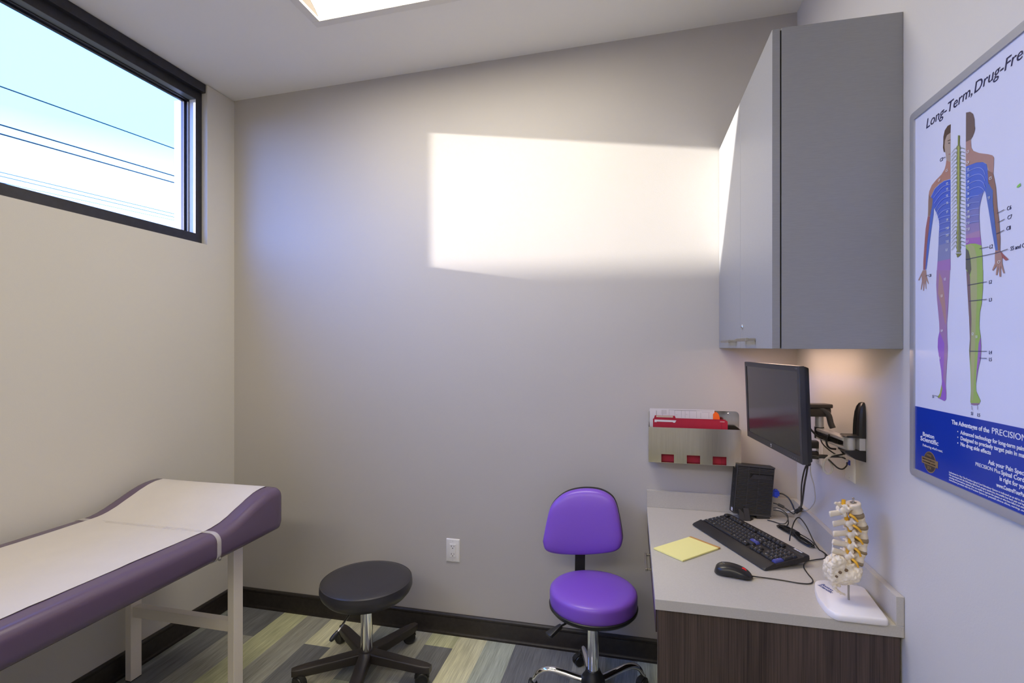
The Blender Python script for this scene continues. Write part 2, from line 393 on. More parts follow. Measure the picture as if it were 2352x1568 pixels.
# printed figures of the poster, metres along and up the wall
POLYS= [((0.1, 0.06, 0.04), [(0.1474, 1.968), (0.1356, 1.9693), (0.1245, 1.9635), (0.1193, 1.9509), (0.1189, 1.9362), (0.1176, 1.9263), (0.121, 1.9148), (0.1261, 1.9129), (0.1234, 1.9282), (0.1254, 1.9397), (0.1328, 1.9489), (0.1466, 1.9493)]), ((0.46, 0.36, 0.3), [(0.1466, 1.9493), (0.1328, 1.9489), (0.1254, 1.9397), (0.1234, 1.9282), (0.1267, 1.9127), (0.1294, 1.9015), (0.1311, 1.8928), (0.1466, 1.8829)]), ((0.1, 0.07, 0.06), [(0.1354, 1.9361), (0.1466, 1.9343), (0.1466, 1.9321), (0.1361, 1.9338)]), ((0.12, 0.1, 0.1), [(0.1374, 1.9301), (0.1447, 1.9284), (0.1447, 1.9248), (0.1381, 1.9274)]), ((0.34, 0.18, 0.16), [(0.1387, 1.9038), (0.1466, 1.9029), (0.1466, 1.9001), (0.1394, 1.9019)]), ((0.46, 0.24, 0.19), [(0.1311, 1.8928), (0.1466, 1.8829), (0.1466, 1.8452), (0.1227, 1.8489), (0.102, 1.8472), (0.0842, 1.8422), (0.0678, 1.8269), (0.0603, 1.8355), (0.0622, 1.8425), (0.0733, 1.854), (0.0914, 1.861), (0.1124, 1.8666), (0.1244, 1.8748), (0.1288, 1.8835)]), ((0.07, 0.13, 0.62), [(0.1466, 1.8442), (0.1227, 1.8479), (0.1031, 1.846), (0.0849, 1.8409), (0.0689, 1.8259), (0.077, 1.82), (0.0824, 1.7963), (0.1466, 1.8052)]), ((0.09, 0.15, 0.58), [(0.0824, 1.7963), (0.1466, 1.8052), (0.1466, 1.7612), (0.102, 1.762), (0.095, 1.7784)]), ((0.12, 0.17, 0.55), [(0.102, 1.762), (0.1466, 1.7612), (0.1466, 1.7312), (0.102, 1.733), (0.1038, 1.7471)]), ((0.17, 0.21, 0.5), [(0.102, 1.733), (0.1466, 1.7312), (0.1466, 1.7032), (0.1003, 1.7042), (0.101, 1.7186)]), ((0.24, 0.26, 0.48), [(0.1003, 1.7042), (0.1466, 1.7032), (0.1466, 1.6652), (0.0967, 1.6674), (0.0985, 1.69)]), ((0.38, 0.2, 0.5), [(0.0967, 1.6674), (0.1466, 1.6652), (0.1466, 1.6396), (0.0943, 1.6473)]), ((0.3, 0.19, 0.15), [(0.0603, 1.8355), (0.0678, 1.8269), (0.077, 1.82), (0.0751, 1.8067), (0.0659, 1.7815), (0.0565, 1.7838), (0.0577, 1.7965), (0.0584, 1.8178)]), ((0.36, 0.14, 0.15), [(0.0565, 1.7838), (0.0659, 1.7804), (0.0607, 1.7527), (0.0516, 1.7115), (0.0463, 1.655), (0.0362, 1.6565), (0.0374, 1.6815), (0.0413, 1.7135), (0.047, 1.7558)]), ((0.09, 0.16, 0.55), [(0.077, 1.82), (0.0824, 1.7963), (0.0806, 1.782), (0.0696, 1.74), (0.0584, 1.6887), (0.0501, 1.6555), (0.0463, 1.6561), (0.0524, 1.7114), (0.0614, 1.7526), (0.0667, 1.7813), (0.0751, 1.8067)]), ((0.42, 0.26, 0.22), [(0.0349, 1.656), (0.0493, 1.6539), (0.0513, 1.6398), (0.0613, 1.6191), (0.0586, 1.6187), (0.0493, 1.6309), (0.0505, 1.6077), (0.0477, 1.608), (0.044, 1.6258), (0.0399, 1.6047), (0.0362, 1.6051), (0.0362, 1.6268), (0.0287, 1.6083), (0.0253, 1.6093), (0.0308, 1.6298), (0.0287, 1.6452), (0.0203, 1.6327), (0.0139, 1.6336), (0.0266, 1.6479)]), ((0.38, 0.22, 0.42), [(0.0935, 1.6474), (0.1449, 1.6398), (0.1414, 1.5976), (0.1379, 1.5552), (0.1337, 1.5211), (0.1344, 1.4867), (0.1365, 1.4653), (0.1344, 1.4373), (0.1309, 1.4049), (0.1291, 1.3768), (0.1316, 1.3619), (0.1302, 1.3467), (0.1237, 1.3422), (0.098, 1.3468), (0.0973, 1.3501), (0.1055, 1.3574), (0.1129, 1.3778), (0.1147, 1.3866), (0.111, 1.4127), (0.1018, 1.4476), (0.0973, 1.4652), (0.0988, 1.4873), (0.1047, 1.5026), (0.1036, 1.5225), (0.0999, 1.547), (0.0943, 1.5807), (0.0916, 1.6143)]), ((0.46, 0.27, 0.26), [(0.1036, 1.6393), (0.1147, 1.6246), (0.1237, 1.5887), (0.1291, 1.5515), (0.1309, 1.5212), (0.1273, 1.5171), (0.1129, 1.5614), (0.0988, 1.5913)]), ((0.33, 0.14, 0.6), [(0.1047, 1.5026), (0.1237, 1.475), (0.1223, 1.437), (0.1194, 1.3935), (0.1291, 1.3747), (0.1302, 1.3478), (0.1237, 1.3428), (0.1036, 1.3463), (0.1147, 1.3626), (0.1147, 1.3866), (0.111, 1.4127), (0.1018, 1.4476), (0.098, 1.4652), (0.0995, 1.4873)]), ((0.36, 0.45, 0.1), [(0.1129, 1.3789), (0.1165, 1.3693), (0.1092, 1.349), (0.0988, 1.3473), (0.098, 1.3501), (0.1062, 1.3586)]), ((0.17, 0.12, 0.11), [(0.2018, 1.9697), (0.2153, 1.9654), (0.2248, 1.9565), (0.2295, 1.9429), (0.23, 1.9292), (0.2318, 1.9228), (0.2289, 1.9163), (0.2242, 1.9105), (0.2244, 1.9098), (0.2164, 1.9055), (0.2012, 1.9068)]), ((0.44, 0.26, 0.23), [(0.2012, 1.9068), (0.217, 1.9053), (0.2193, 1.8875), (0.225, 1.8788), (0.2445, 1.8669), (0.2711, 1.8548), (0.284, 1.8477), (0.2883, 1.8418), (0.2878, 1.8243), (0.286, 1.8109), (0.2717, 1.8228), (0.2672, 1.8369), (0.2553, 1.8447), (0.2362, 1.8505), (0.2012, 1.8543)]), ((0.09, 0.16, 0.62), [(0.2012, 1.8539), (0.2362, 1.8502), (0.2553, 1.8443), (0.2667, 1.8361), (0.2706, 1.816), (0.2717, 1.7978), (0.2646, 1.7784), (0.2612, 1.7848), (0.2574, 1.7823), (0.2012, 1.7799)]), ((0.15, 0.19, 0.54), [(0.2012, 1.7799), (0.2574, 1.7823), (0.2513, 1.7714), (0.2458, 1.7565), (0.2012, 1.7551)]), ((0.22, 0.22, 0.5), [(0.2012, 1.7551), (0.2458, 1.7565), (0.2445, 1.7385), (0.245, 1.7237), (0.2012, 1.7284)]), ((0.3, 0.24, 0.48), [(0.2012, 1.7284), (0.245, 1.7237), (0.2467, 1.7068), (0.2012, 1.7075)]), ((0.42, 0.26, 0.45), [(0.2012, 1.7075), (0.2467, 1.7068), (0.2486, 1.6927), (0.2012, 1.6998)]), ((0.38, 0.16, 0.5), [(0.2012, 1.6998), (0.2486, 1.6927), (0.2513, 1.6748), (0.2334, 1.6824), (0.2164, 1.6854), (0.2012, 1.6855)]), ((0.34, 0.5, 0.13), [(0.2012, 1.6855), (0.2164, 1.6854), (0.2334, 1.682), (0.2513, 1.6748), (0.254, 1.6543), (0.2553, 1.6236), (0.2564, 1.6234), (0.2555, 1.5849), (0.2521, 1.5563), (0.2463, 1.5373), (0.2449, 1.516), (0.2449, 1.5043), (0.2486, 1.4887), (0.2506, 1.4692), (0.2492, 1.444), (0.2405, 1.4184), (0.234, 1.3906), (0.2346, 1.3749), (0.2486, 1.3557), (0.2449, 1.3505), (0.2181, 1.3476), (0.2159, 1.3493), (0.2181, 1.3735), (0.2166, 1.4134), (0.2119, 1.4593), (0.215, 1.4833), (0.2119, 1.5296), (0.2073, 1.5802), (0.2029, 1.6312)]), ((0.42, 0.45, 0.22), [(0.2164, 1.6844), (0.2292, 1.6772), (0.2362, 1.6574), (0.2376, 1.6262), (0.2381, 1.626), (0.2376, 1.5673), (0.234, 1.5165), (0.2322, 1.4693), (0.2287, 1.41), (0.2257, 1.3543), (0.219, 1.3537), (0.2202, 1.3996), (0.2172, 1.4593), (0.219, 1.5092), (0.2135, 1.5896), (0.2196, 1.6288), (0.2193, 1.6304), (0.2187, 1.6511), (0.2106, 1.6752), (0.2048, 1.6848)]), ((0.13, 0.13, 0.11), [(0.2012, 1.6788), (0.2106, 1.6714), (0.217, 1.6533), (0.2198, 1.6303), (0.2166, 1.6232), (0.2104, 1.6141), (0.2067, 1.6307), (0.2012, 1.6331)]), ((0.22, 0.15, 0.17), [(0.2029, 1.6312), (0.2153, 1.6174), (0.2172, 1.5792), (0.2202, 1.5251), (0.2181, 1.4693), (0.2153, 1.4293), (0.2135, 1.4593), (0.2153, 1.4833), (0.2123, 1.5295), (0.2073, 1.5802)]), ((0.34, 0.15, 0.52), [(0.2486, 1.4867), (0.2506, 1.4692), (0.2492, 1.444), (0.2405, 1.4184), (0.2346, 1.3906), (0.237, 1.4202), (0.2405, 1.4497), (0.2428, 1.4732)]), ((0.34, 0.2, 0.36), [(0.2181, 1.3472), (0.2449, 1.3505), (0.2434, 1.348), (0.2316, 1.3447), (0.2181, 1.3446)]), ((0.3, 0.17, 0.14), [(0.286, 1.8109), (0.2883, 1.8031), (0.294, 1.7802), (0.2978, 1.7425), (0.3027, 1.7151), (0.3063, 1.6796), (0.3058, 1.6547), (0.3002, 1.6557), (0.2965, 1.6817), (0.2915, 1.7178), (0.2865, 1.7543), (0.286, 1.7774), (0.2763, 1.7909), (0.2717, 1.8013), (0.2711, 1.823)]), ((0.1, 0.17, 0.5), [(0.2717, 1.7978), (0.286, 1.7774), (0.2853, 1.7546), (0.2903, 1.7181), (0.2965, 1.6817), (0.3002, 1.6557), (0.2928, 1.6571), (0.284, 1.6932), (0.2737, 1.74), (0.2672, 1.7668), (0.2646, 1.7784)]), ((0.42, 0.25, 0.22), [(0.2928, 1.6571), (0.3063, 1.6546), (0.3117, 1.6398), (0.3117, 1.6287), (0.3183, 1.6088), (0.3155, 1.6083), (0.3075, 1.6241), (0.3083, 1.6033), (0.3044, 1.6035), (0.3019, 1.6241), (0.2978, 1.6074), (0.294, 1.6084), (0.297, 1.6267), (0.2865, 1.6177), (0.2835, 1.6194), (0.2915, 1.6319), (0.2915, 1.6477)]), ((0.36, 0.12, 0.13), [(0.3063, 1.6537), (0.3172, 1.6432), (0.3294, 1.6329), (0.3212, 1.6322), (0.3117, 1.6398)]), ((0.25, 0.6, 0.12), [(0.3494, 1.7641), (0.3527, 1.7672), (0.3595, 1.7692), (0.3595, 1.7635), (0.3527, 1.7623)]), ((0.2, 0.24, 0.06), [(0.1746, 1.9319), (0.1807, 1.9294), (0.1801, 1.9063), (0.1739, 1.9087)]), ((0.2, 0.22, 0.13), [(0.1716, 1.9106), (0.1686, 1.9062), (0.1716, 1.8996), (0.1686, 1.8953), (0.1716, 1.8887), (0.1686, 1.8843), (0.1716, 1.8777), (0.1686, 1.8733), (0.1716, 1.8667), (0.1686, 1.8623), (0.1716, 1.8558), (0.1686, 1.8513), (0.1716, 1.8448), (0.1686, 1.8403), (0.1716, 1.8338), (0.1686, 1.8293), (0.1716, 1.8229), (0.1686, 1.8183), (0.1716, 1.8119), (0.1686, 1.8073), (0.1716, 1.8009), (0.1686, 1.7963), (0.1716, 1.79), (0.1699, 1.785), (0.1724, 1.7788), (0.1699, 1.774), (0.1724, 1.7679), (0.1699, 1.763), (0.1724, 1.7569), (0.1699, 1.752), (0.1724, 1.7459), (0.1699, 1.7411), (0.1724, 1.735), (0.1699, 1.7301), (0.1713, 1.7243), (0.168, 1.7195), (0.1713, 1.7133), (0.168, 1.7085), (0.1713, 1.7023), (0.168, 1.6975), (0.1713, 1.6914), (0.168, 1.6865), (0.1713, 1.6804), (0.168, 1.6755), (0.185, 1.6724), (0.1818, 1.6784), (0.185, 1.6833), (0.1818, 1.6893), (0.185, 1.6941), (0.1818, 1.7002), (0.185, 1.7049), (0.1818, 1.711), (0.185, 1.7158), (0.1818, 1.7219), (0.1832, 1.727), (0.1807, 1.733), (0.1832, 1.7379), (0.1807, 1.7439), (0.1832, 1.7487), (0.1807, 1.7548), (0.1832, 1.7596), (0.1807, 1.7657), (0.1832, 1.7704), (0.1807, 1.7765), (0.1832, 1.7813), (0.1815, 1.7872), (0.1844, 1.7918), (0.1815, 1.7981), (0.1844, 1.8027), (0.1815, 1.809), (0.1844, 1.8135), (0.1815, 1.8198), (0.1844, 1.8243), (0.1815, 1.8307), (0.1844, 1.8352), (0.1815, 1.8416), (0.1844, 1.846), (0.1815, 1.8524), (0.1844, 1.8569), (0.1815, 1.8633), (0.1844, 1.8677), (0.1815, 1.8742), (0.1844, 1.8785), (0.1815, 1.885), (0.1844, 1.8894), (0.1815, 1.8959), (0.1844, 1.9002), (0.1815, 1.9068)]), ((0.42, 0.45, 0.1), [(0.1739, 1.9087), (0.1792, 1.9067), (0.1783, 1.8039), (0.1752, 1.6779), (0.1733, 1.6783), (0.1733, 1.8053)]), ((0.2, 0.22, 0.08), [(0.1652, 1.6739), (0.1868, 1.67), (0.1792, 1.6655), (0.1721, 1.6638), (0.1699, 1.6701)])]
LINES= [((0.12, 0.16, 0.12), 0.0012, [(0.1699, 1.9064), (0.162, 1.9058), (0.1524, 1.9007)]), ((0.12, 0.16, 0.12), 0.0012, [(0.1832, 1.9013), (0.1914, 1.8974), (0.1989, 1.8926)]), ((0.12, 0.16, 0.12), 0.0012, [(0.1699, 1.8981), (0.162, 1.8975), (0.1524, 1.8923)]), ((0.12, 0.16, 0.12), 0.0012, [(0.1832, 1.8931), (0.1914, 1.8893), (0.1989, 1.8846)]), ((0.12, 0.16, 0.12), 0.0012, [(0.1699, 1.8899), (0.162, 1.8892), (0.1524, 1.884)]), ((0.12, 0.16, 0.12), 0.0012, [(0.1832, 1.885), (0.1914, 1.8812), (0.1989, 1.8766)]), ((0.12, 0.16, 0.12), 0.0012, [(0.1699, 1.8817), (0.162, 1.8809), (0.1524, 1.8756)]), ((0.12, 0.16, 0.12), 0.0012, [(0.1832, 1.8769), (0.1914, 1.8731), (0.1989, 1.8685)]), ((0.12, 0.16, 0.12), 0.0012, [(0.1699, 1.8734), (0.162, 1.8726), (0.1524, 1.8672)]), ((0.12, 0.16, 0.12), 0.0012, [(0.1832, 1.8687), (0.1914, 1.8651), (0.1989, 1.8605)]), ((0.12, 0.16, 0.12), 0.0012, [(0.1699, 1.8652), (0.162, 1.8644), (0.1524, 1.8589)]), ((0.12, 0.16, 0.12), 0.0012, [(0.1832, 1.8606), (0.1914, 1.857), (0.1989, 1.8525)]), ((0.12, 0.16, 0.12), 0.0012, [(0.1699, 1.8569), (0.162, 1.8561), (0.1524, 1.8505)]), ((0.12, 0.16, 0.12), 0.0012, [(0.1832, 1.8524), (0.1914, 1.8489), (0.1989, 1.8444)]), ((0.12, 0.16, 0.12), 0.0012, [(0.1699, 1.8487), (0.162, 1.8478), (0.1524, 1.8422)]), ((0.12, 0.16, 0.12), 0.0012, [(0.1832, 1.8443), (0.1914, 1.8408), (0.1989, 1.8364)]), ((0.12, 0.16, 0.12), 0.0012, [(0.1699, 1.8405), (0.162, 1.8395), (0.1524, 1.8338)]), ((0.12, 0.16, 0.12), 0.0012, [(0.1832, 1.8362), (0.1914, 1.8327), (0.1989, 1.8284)]), ((0.12, 0.16, 0.12), 0.0012, [(0.1699, 1.8322), (0.162, 1.8312), (0.1524, 1.8254)]), ((0.12, 0.16, 0.12), 0.0012, [(0.1832, 1.828), (0.1914, 1.8246), (0.1989, 1.8204)]), ((0.12, 0.16, 0.12), 0.0012, [(0.1699, 1.824), (0.162, 1.8229), (0.1524, 1.8171)]), ((0.12, 0.16, 0.12), 0.0012, [(0.1832, 1.8199), (0.1914, 1.8166), (0.1989, 1.8123)]), ((0.12, 0.16, 0.12), 0.0012, [(0.1699, 1.8158), (0.162, 1.8146), (0.1524, 1.8087)]), ((0.12, 0.16, 0.12), 0.0012, [(0.1832, 1.8117), (0.1914, 1.8085), (0.1989, 1.8043)]), ((0.12, 0.16, 0.12), 0.0012, [(0.1699, 1.8075), (0.162, 1.8063), (0.1524, 1.8004)]), ((0.12, 0.16, 0.12), 0.0012, [(0.1832, 1.8036), (0.1914, 1.8004), (0.1989, 1.7963)]), ((0.12, 0.16, 0.12), 0.0012, [(0.1699, 1.7993), (0.162, 1.798), (0.1524, 1.792)]), ((0.12, 0.16, 0.12), 0.0012, [(0.1832, 1.7955), (0.1914, 1.7923), (0.1989, 1.7882)]), ((0.12, 0.16, 0.12), 0.0012, [(0.1699, 1.7911), (0.162, 1.7897), (0.1524, 1.7836)]), ((0.12, 0.16, 0.12), 0.0012, [(0.1832, 1.7873), (0.1914, 1.7842), (0.1989, 1.7802)]), ((0.12, 0.16, 0.12), 0.0012, [(0.1699, 1.7828), (0.162, 1.7814), (0.1524, 1.7753)]), ((0.12, 0.16, 0.12), 0.0012, [(0.1832, 1.7792), (0.1914, 1.7762), (0.1989, 1.7722)]), ((0.12, 0.16, 0.12), 0.0012, [(0.1699, 1.7746), (0.162, 1.7731), (0.1524, 1.7669)]), ((0.12, 0.16, 0.12), 0.0012, [(0.1832, 1.771), (0.1914, 1.7681), (0.1989, 1.7642)]), ((0.12, 0.16, 0.12), 0.0012, [(0.1699, 1.7664), (0.162, 1.7649), (0.1524, 1.7586)]), ((0.12, 0.16, 0.12), 0.0012, [(0.1832, 1.7629), (0.1914, 1.76), (0.1989, 1.7561)]), ((0.12, 0.16, 0.12), 0.0012, [(0.1699, 1.7581), (0.162, 1.7566), (0.1524, 1.7502)]), ((0.12, 0.16, 0.12), 0.0012, [(0.1832, 1.7547), (0.1914, 1.7519), (0.1989, 1.7481)]), ((0.12, 0.16, 0.12), 0.0012, [(0.1699, 1.7499), (0.162, 1.7483), (0.1524, 1.7418)]), ((0.12, 0.16, 0.12), 0.0012, [(0.1832, 1.7466), (0.1914, 1.7438), (0.1989, 1.7401)]), ((0.12, 0.16, 0.12), 0.0012, [(0.1699, 1.7416), (0.162, 1.74), (0.1524, 1.7335)]), ((0.12, 0.16, 0.12), 0.0012, [(0.1832, 1.7385), (0.1914, 1.7357), (0.1989, 1.732)]), ((0.12, 0.16, 0.12), 0.0012, [(0.1699, 1.7334), (0.162, 1.7317), (0.1524, 1.7251)]), ((0.12, 0.16, 0.12), 0.0012, [(0.1832, 1.7303), (0.1914, 1.7277), (0.1989, 1.724)]), ((0.12, 0.16, 0.12), 0.0012, [(0.1699, 1.7252), (0.162, 1.7234), (0.1524, 1.7168)]), ((0.12, 0.16, 0.12), 0.0012, [(0.1832, 1.7222), (0.1914, 1.7196), (0.1989, 1.716)]), ((0.12, 0.16, 0.12), 0.0012, [(0.1699, 1.7169), (0.162, 1.7151), (0.1524, 1.7084)]), ((0.12, 0.16, 0.12), 0.0012, [(0.1832, 1.714), (0.1914, 1.7115), (0.1989, 1.708)]), ((0.12, 0.16, 0.12), 0.0012, [(0.1699, 1.7087), (0.162, 1.7068), (0.1524, 1.7)]), ((0.12, 0.16, 0.12), 0.0012, [(0.1832, 1.7059), (0.1914, 1.7034), (0.1989, 1.6999)]), ((0.12, 0.16, 0.12), 0.0012, [(0.1699, 1.7005), (0.162, 1.6985), (0.1524, 1.6917)]), ((0.12, 0.16, 0.12), 0.0012, [(0.1832, 1.6978), (0.1914, 1.6953), (0.1989, 1.6919)]), ((0.12, 0.16, 0.12), 0.0012, [(0.1699, 1.6922), (0.162, 1.6902), (0.1524, 1.6833)]), ((0.12, 0.16, 0.12), 0.0012, [(0.1832, 1.6896), (0.1914, 1.6872), (0.1989, 1.6839)]), ((0.3, 0.36, 0.72), 0.001, [(0.1466, 1.8332), (0.1227, 1.8356), (0.1055, 1.8316), (0.0824, 1.8216)]), ((0.3, 0.36, 0.72), 0.001, [(0.2012, 1.8391), (0.2221, 1.8405), (0.2445, 1.8371), (0.258, 1.8274), (0.2633, 1.8166)]), ((0.3, 0.36, 0.72), 0.001, [(0.1466, 1.8196), (0.1227, 1.8217), (0.1055, 1.8175), (0.0846, 1.8067)]), ((0.3, 0.36, 0.72), 0.001, [(0.2012, 1.8253), (0.2221, 1.8271), (0.2445, 1.8239), (0.258, 1.8144), (0.2633, 1.8036)]), ((0.3, 0.36, 0.72), 0.001, [(0.1466, 1.806), (0.1227, 1.8078), (0.1055, 1.8034), (0.0867, 1.7918)]), ((0.3, 0.36, 0.72), 0.001, [(0.2012, 1.8116), (0.2221, 1.8136), (0.2445, 1.8107), (0.258, 1.8014), (0.2633, 1.7907)]), ((0.3, 0.36, 0.72), 0.001, [(0.1466, 1.7924), (0.1227, 1.794), (0.1055, 1.7893), (0.0889, 1.777)]), ((0.3, 0.36, 0.72), 0.001, [(0.2012, 1.7979), (0.2221, 1.8001), (0.2445, 1.7975), (0.258, 1.7883), (0.2633, 1.7777)]), ((0.3, 0.36, 0.72), 0.001, [(0.1466, 1.7788), (0.1227, 1.7801), (0.1055, 1.7753), (0.091, 1.7622)]), ((0.3, 0.36, 0.72), 0.001, [(0.2012, 1.7841), (0.2221, 1.7838), (0.2458, 1.7792)]), ((0.3, 0.36, 0.72), 0.001, [(0.1466, 1.7632), (0.1227, 1.7662), (0.102, 1.7662)]), ((0.3, 0.36, 0.72), 0.001, [(0.2012, 1.7704), (0.2221, 1.7703), (0.2458, 1.766)]), ((0.3, 0.36, 0.72), 0.001, [(0.1466, 1.7496), (0.1227, 1.7523), (0.102, 1.7521)]), ((0.3, 0.36, 0.72), 0.001, [(0.2012, 1.7567), (0.2221, 1.7569), (0.2458, 1.7528)]), ((0.3, 0.36, 0.72), 0.001, [(0.1466, 1.736), (0.1227, 1.7384), (0.102, 1.7379)]), ((0.3, 0.36, 0.72), 0.001, [(0.2012, 1.7429), (0.2221, 1.7434), (0.2458, 1.7396)]), ((0.3, 0.36, 0.72), 0.001, [(0.1466, 1.7224), (0.1227, 1.7246), (0.102, 1.7238)]), ((0.3, 0.36, 0.72), 0.001, [(0.2012, 1.7292), (0.2221, 1.7299), (0.2458, 1.7264)]), ((0.05, 0.05, 0.12), 0.0012, [(0.2978, 1.7285), (0.3183, 1.7309)]), ((0.05, 0.05, 0.12), 0.0012, [(0.3002, 1.7096), (0.3195, 1.7124)]), ((0.05, 0.05, 0.12), 0.0012, [(0.2965, 1.6887), (0.3183, 1.6916)]), ((0.05, 0.05, 0.12), 0.0012, [(0.2467, 1.6688), (0.2737, 1.6678)]), ((0.05, 0.05, 0.12), 0.0012, [(0.2024, 1.6542), (0.294, 1.6516), (0.3277, 1.6531)]), ((0.05, 0.05, 0.12), 0.0012, [(0.1176, 1.9017), (0.1294, 1.9011)]), ((0.05, 0.05, 0.12), 0.0012, [(0.2098, 1.5981), (0.269, 1.5983)]), ((0.05, 0.05, 0.12), 0.0012, [(0.2135, 1.5639), (0.269, 1.5629)]), ((0.05, 0.05, 0.12), 0.0012, [(0.215, 1.4577), (0.269, 1.4578)]), ((0.05, 0.05, 0.12), 0.0012, [(0.2457, 1.4436), (0.269, 1.4435)]), ((0.05, 0.05, 0.12), 0.0012, [(0.0493, 1.6396), (0.0602, 1.6404)]), ((0.05, 0.05, 0.12), 0.0012, [(0.0867, 1.3513), (0.1018, 1.3509)]), ((0.05, 0.05, 0.12), 0.0012, [(0.222, 1.343), (0.2226, 1.3341)]), ((0.05, 0.05, 0.12), 0.0012, [(0.2399, 1.347), (0.2405, 1.3363)])]
LABELS= [('C6', 0.011, (0.3235, 1.7304)), ('C7', 0.011, (0.3249, 1.7127)), ('C8', 0.011, (0.3219, 1.6925)), ('L2', 0.011, (0.275, 1.6666)), ('S5 and C', 0.011, (0.3328, 1.6522)), ('C2', 0.011, (0.1062, 1.9007)), ('L2', 0.01, (0.2731, 1.5962)), ('L3', 0.01, (0.2731, 1.5606)), ('L4', 0.01, (0.2731, 1.455)), ('L5', 0.01, (0.2731, 1.4411)), ('C8', 0.01, (0.0602, 1.6381)), ('S1', 0.01, (0.0751, 1.348)), ('S1', 0.01, (0.2172, 1.3255)), ('L5', 0.01, (0.2376, 1.3252))]
WLABELS= [('C3', 0.01, (0.1311, 1.8685)), ('T2', 0.01, (0.1328, 1.8376)), ('T3', 0.01, (0.1334, 1.8252)), ('T5', 0.01, (0.1328, 1.8102)), ('T6', 0.01, (0.1334, 1.7939)), ('T7', 0.01, (0.1334, 1.7736)), ('T9', 0.01, (0.1334, 1.7554)), ('T10', 0.01, (0.1321, 1.7365)), ('T11', 0.01, (0.1321, 1.7203)), ('T12', 0.01, (0.1321, 1.7061)), ('L1', 0.01, (0.1321, 1.6879)), ('C4', 0.01, (0.102, 1.8555)), ('C3', 0.01, (0.2062, 1.883)), ('C4', 0.01, (0.2062, 1.8598)), ('T2', 0.01, (0.2071, 1.8447)), ('T3', 0.01, (0.2071, 1.8318)), ('T4', 0.01, (0.2071, 1.8185)), ('T5', 0.01, (0.2071, 1.8058)), ('T6', 0.01, (0.2071, 1.7935)), ('T7', 0.01, (0.2071, 1.7806)), ('T8', 0.01, (0.2071, 1.7679)), ('T9', 0.01, (0.2071, 1.7546)), ('T10', 0.01, (0.2054, 1.7436)), ('T11', 0.01, (0.2054, 1.7303)), ('T12', 0.01, (0.2054, 1.7176)), ('L1', 0.01, (0.2062, 1.6921)), ('C5', 0.01, (0.2763, 1.8038)), ('T1', 0.01, (0.2724, 1.7657)), ('C7', 0.01, (0.3002, 1.6326)), ('L2', 0.01, (0.1255, 1.6221)), ('L3', 0.01, (0.1129, 1.585)), ('L4', 0.01, (0.1129, 1.5046)), ('L5', 0.01, (0.1055, 1.441)), ('S2', 0.01, (0.2226, 1.4942)), ('S1', 0.01, (0.2352, 1.4879))]

# ================================================================== ROOM
# floor of carpet planks
def build_floor():
    bm = bmesh.new(); lay = bm.loops.layers.float_color.new('plank_tone')
    rnd = random.Random(4)
    G = (.46, .47, .30); LG = (.58, .57, .40); TN = (.52, .50, .37); GR = (.30, .30, .265); DG = (.16, .165, .172); MG = (.22, .235, .22); GG = (.38, .41, .34)
    pal = [G, LG, TN, GR, DG, MG, GG, DG, GR]
    fixed = {-3: [(9, MG)], -2: [(1.72, MG), (9, DG)], -1: [(1.55, MG), (2.20, GR), (9, DG)], 0: [(1.2, DG), (9, G)], 1: [(1.5, G), (9, GR)], 2: [(1.25, GR), (2.205, DG), (9, LG)],
             3: [(1.65, DG), (9, TN)], 4: [(2.0, GG), (9, MG)], 5: [(1.8, MG), (9, GR)], 6: [(1.3, GR), (2.335, DG), (9, G)],
             7: [(1.6, DG), (9, LG)], 8: [(1.4, DG), (9, GG)], 9: [(1.9, DG), (9, DG)], 10: [(1.7, GR), (9, DG)], 11: [(2.1, MG), (9, GR)], 12: [(1.5, GR), (9, MG)], 13: [(9, GG)]}
    w = .1455; x0 = -1.8696
    k = math.floor((XL - x0) / w)
    while x0 + k * w < XR:
        a, b = max(XL, x0 + k * w), min(XR, x0 + (k + 1) * w)
        seg = []
        y = YN + rnd.random() * .8
        prev = YN
        if k in fixed:
            first = fixed[k][0][0] if fixed[k][0][0] < 5 else 1.2
            while y < first - .4:
                seg.append((prev, y, rnd.choice(pal))); prev = y; y += .95
            for yy, c in fixed[k]:
                yy = min(yy, YB); seg.append((prev, yy, c)); prev = yy
        else:
            while y < YB:
                seg.append((prev, y, rnd.choice(pal))); prev = y; y += .95
            seg.append((prev, YB, rnd.choice(pal)))
        for ya, yb, c in seg:
            f = bm.faces.new([bm.verts.new(p) for p in ((a, ya, 0), (b, ya, 0), (b, yb, 0), (a, yb, 0))])
            for lp in f.loops: lp[lay] = (*c, 1)
        k += 1
    box(bm, (XL - .1, YN - .1, -.06), (XR + .1, YB + .1, -.0006))
    for f in bm.faces:
        if f.calc_center_median().z < -.0005:
            for lp in f.loops: lp[lay] = (.1, .1, .1, 1)
    structure(obj('floor', bm, carpet, smooth=0))
build_floor()

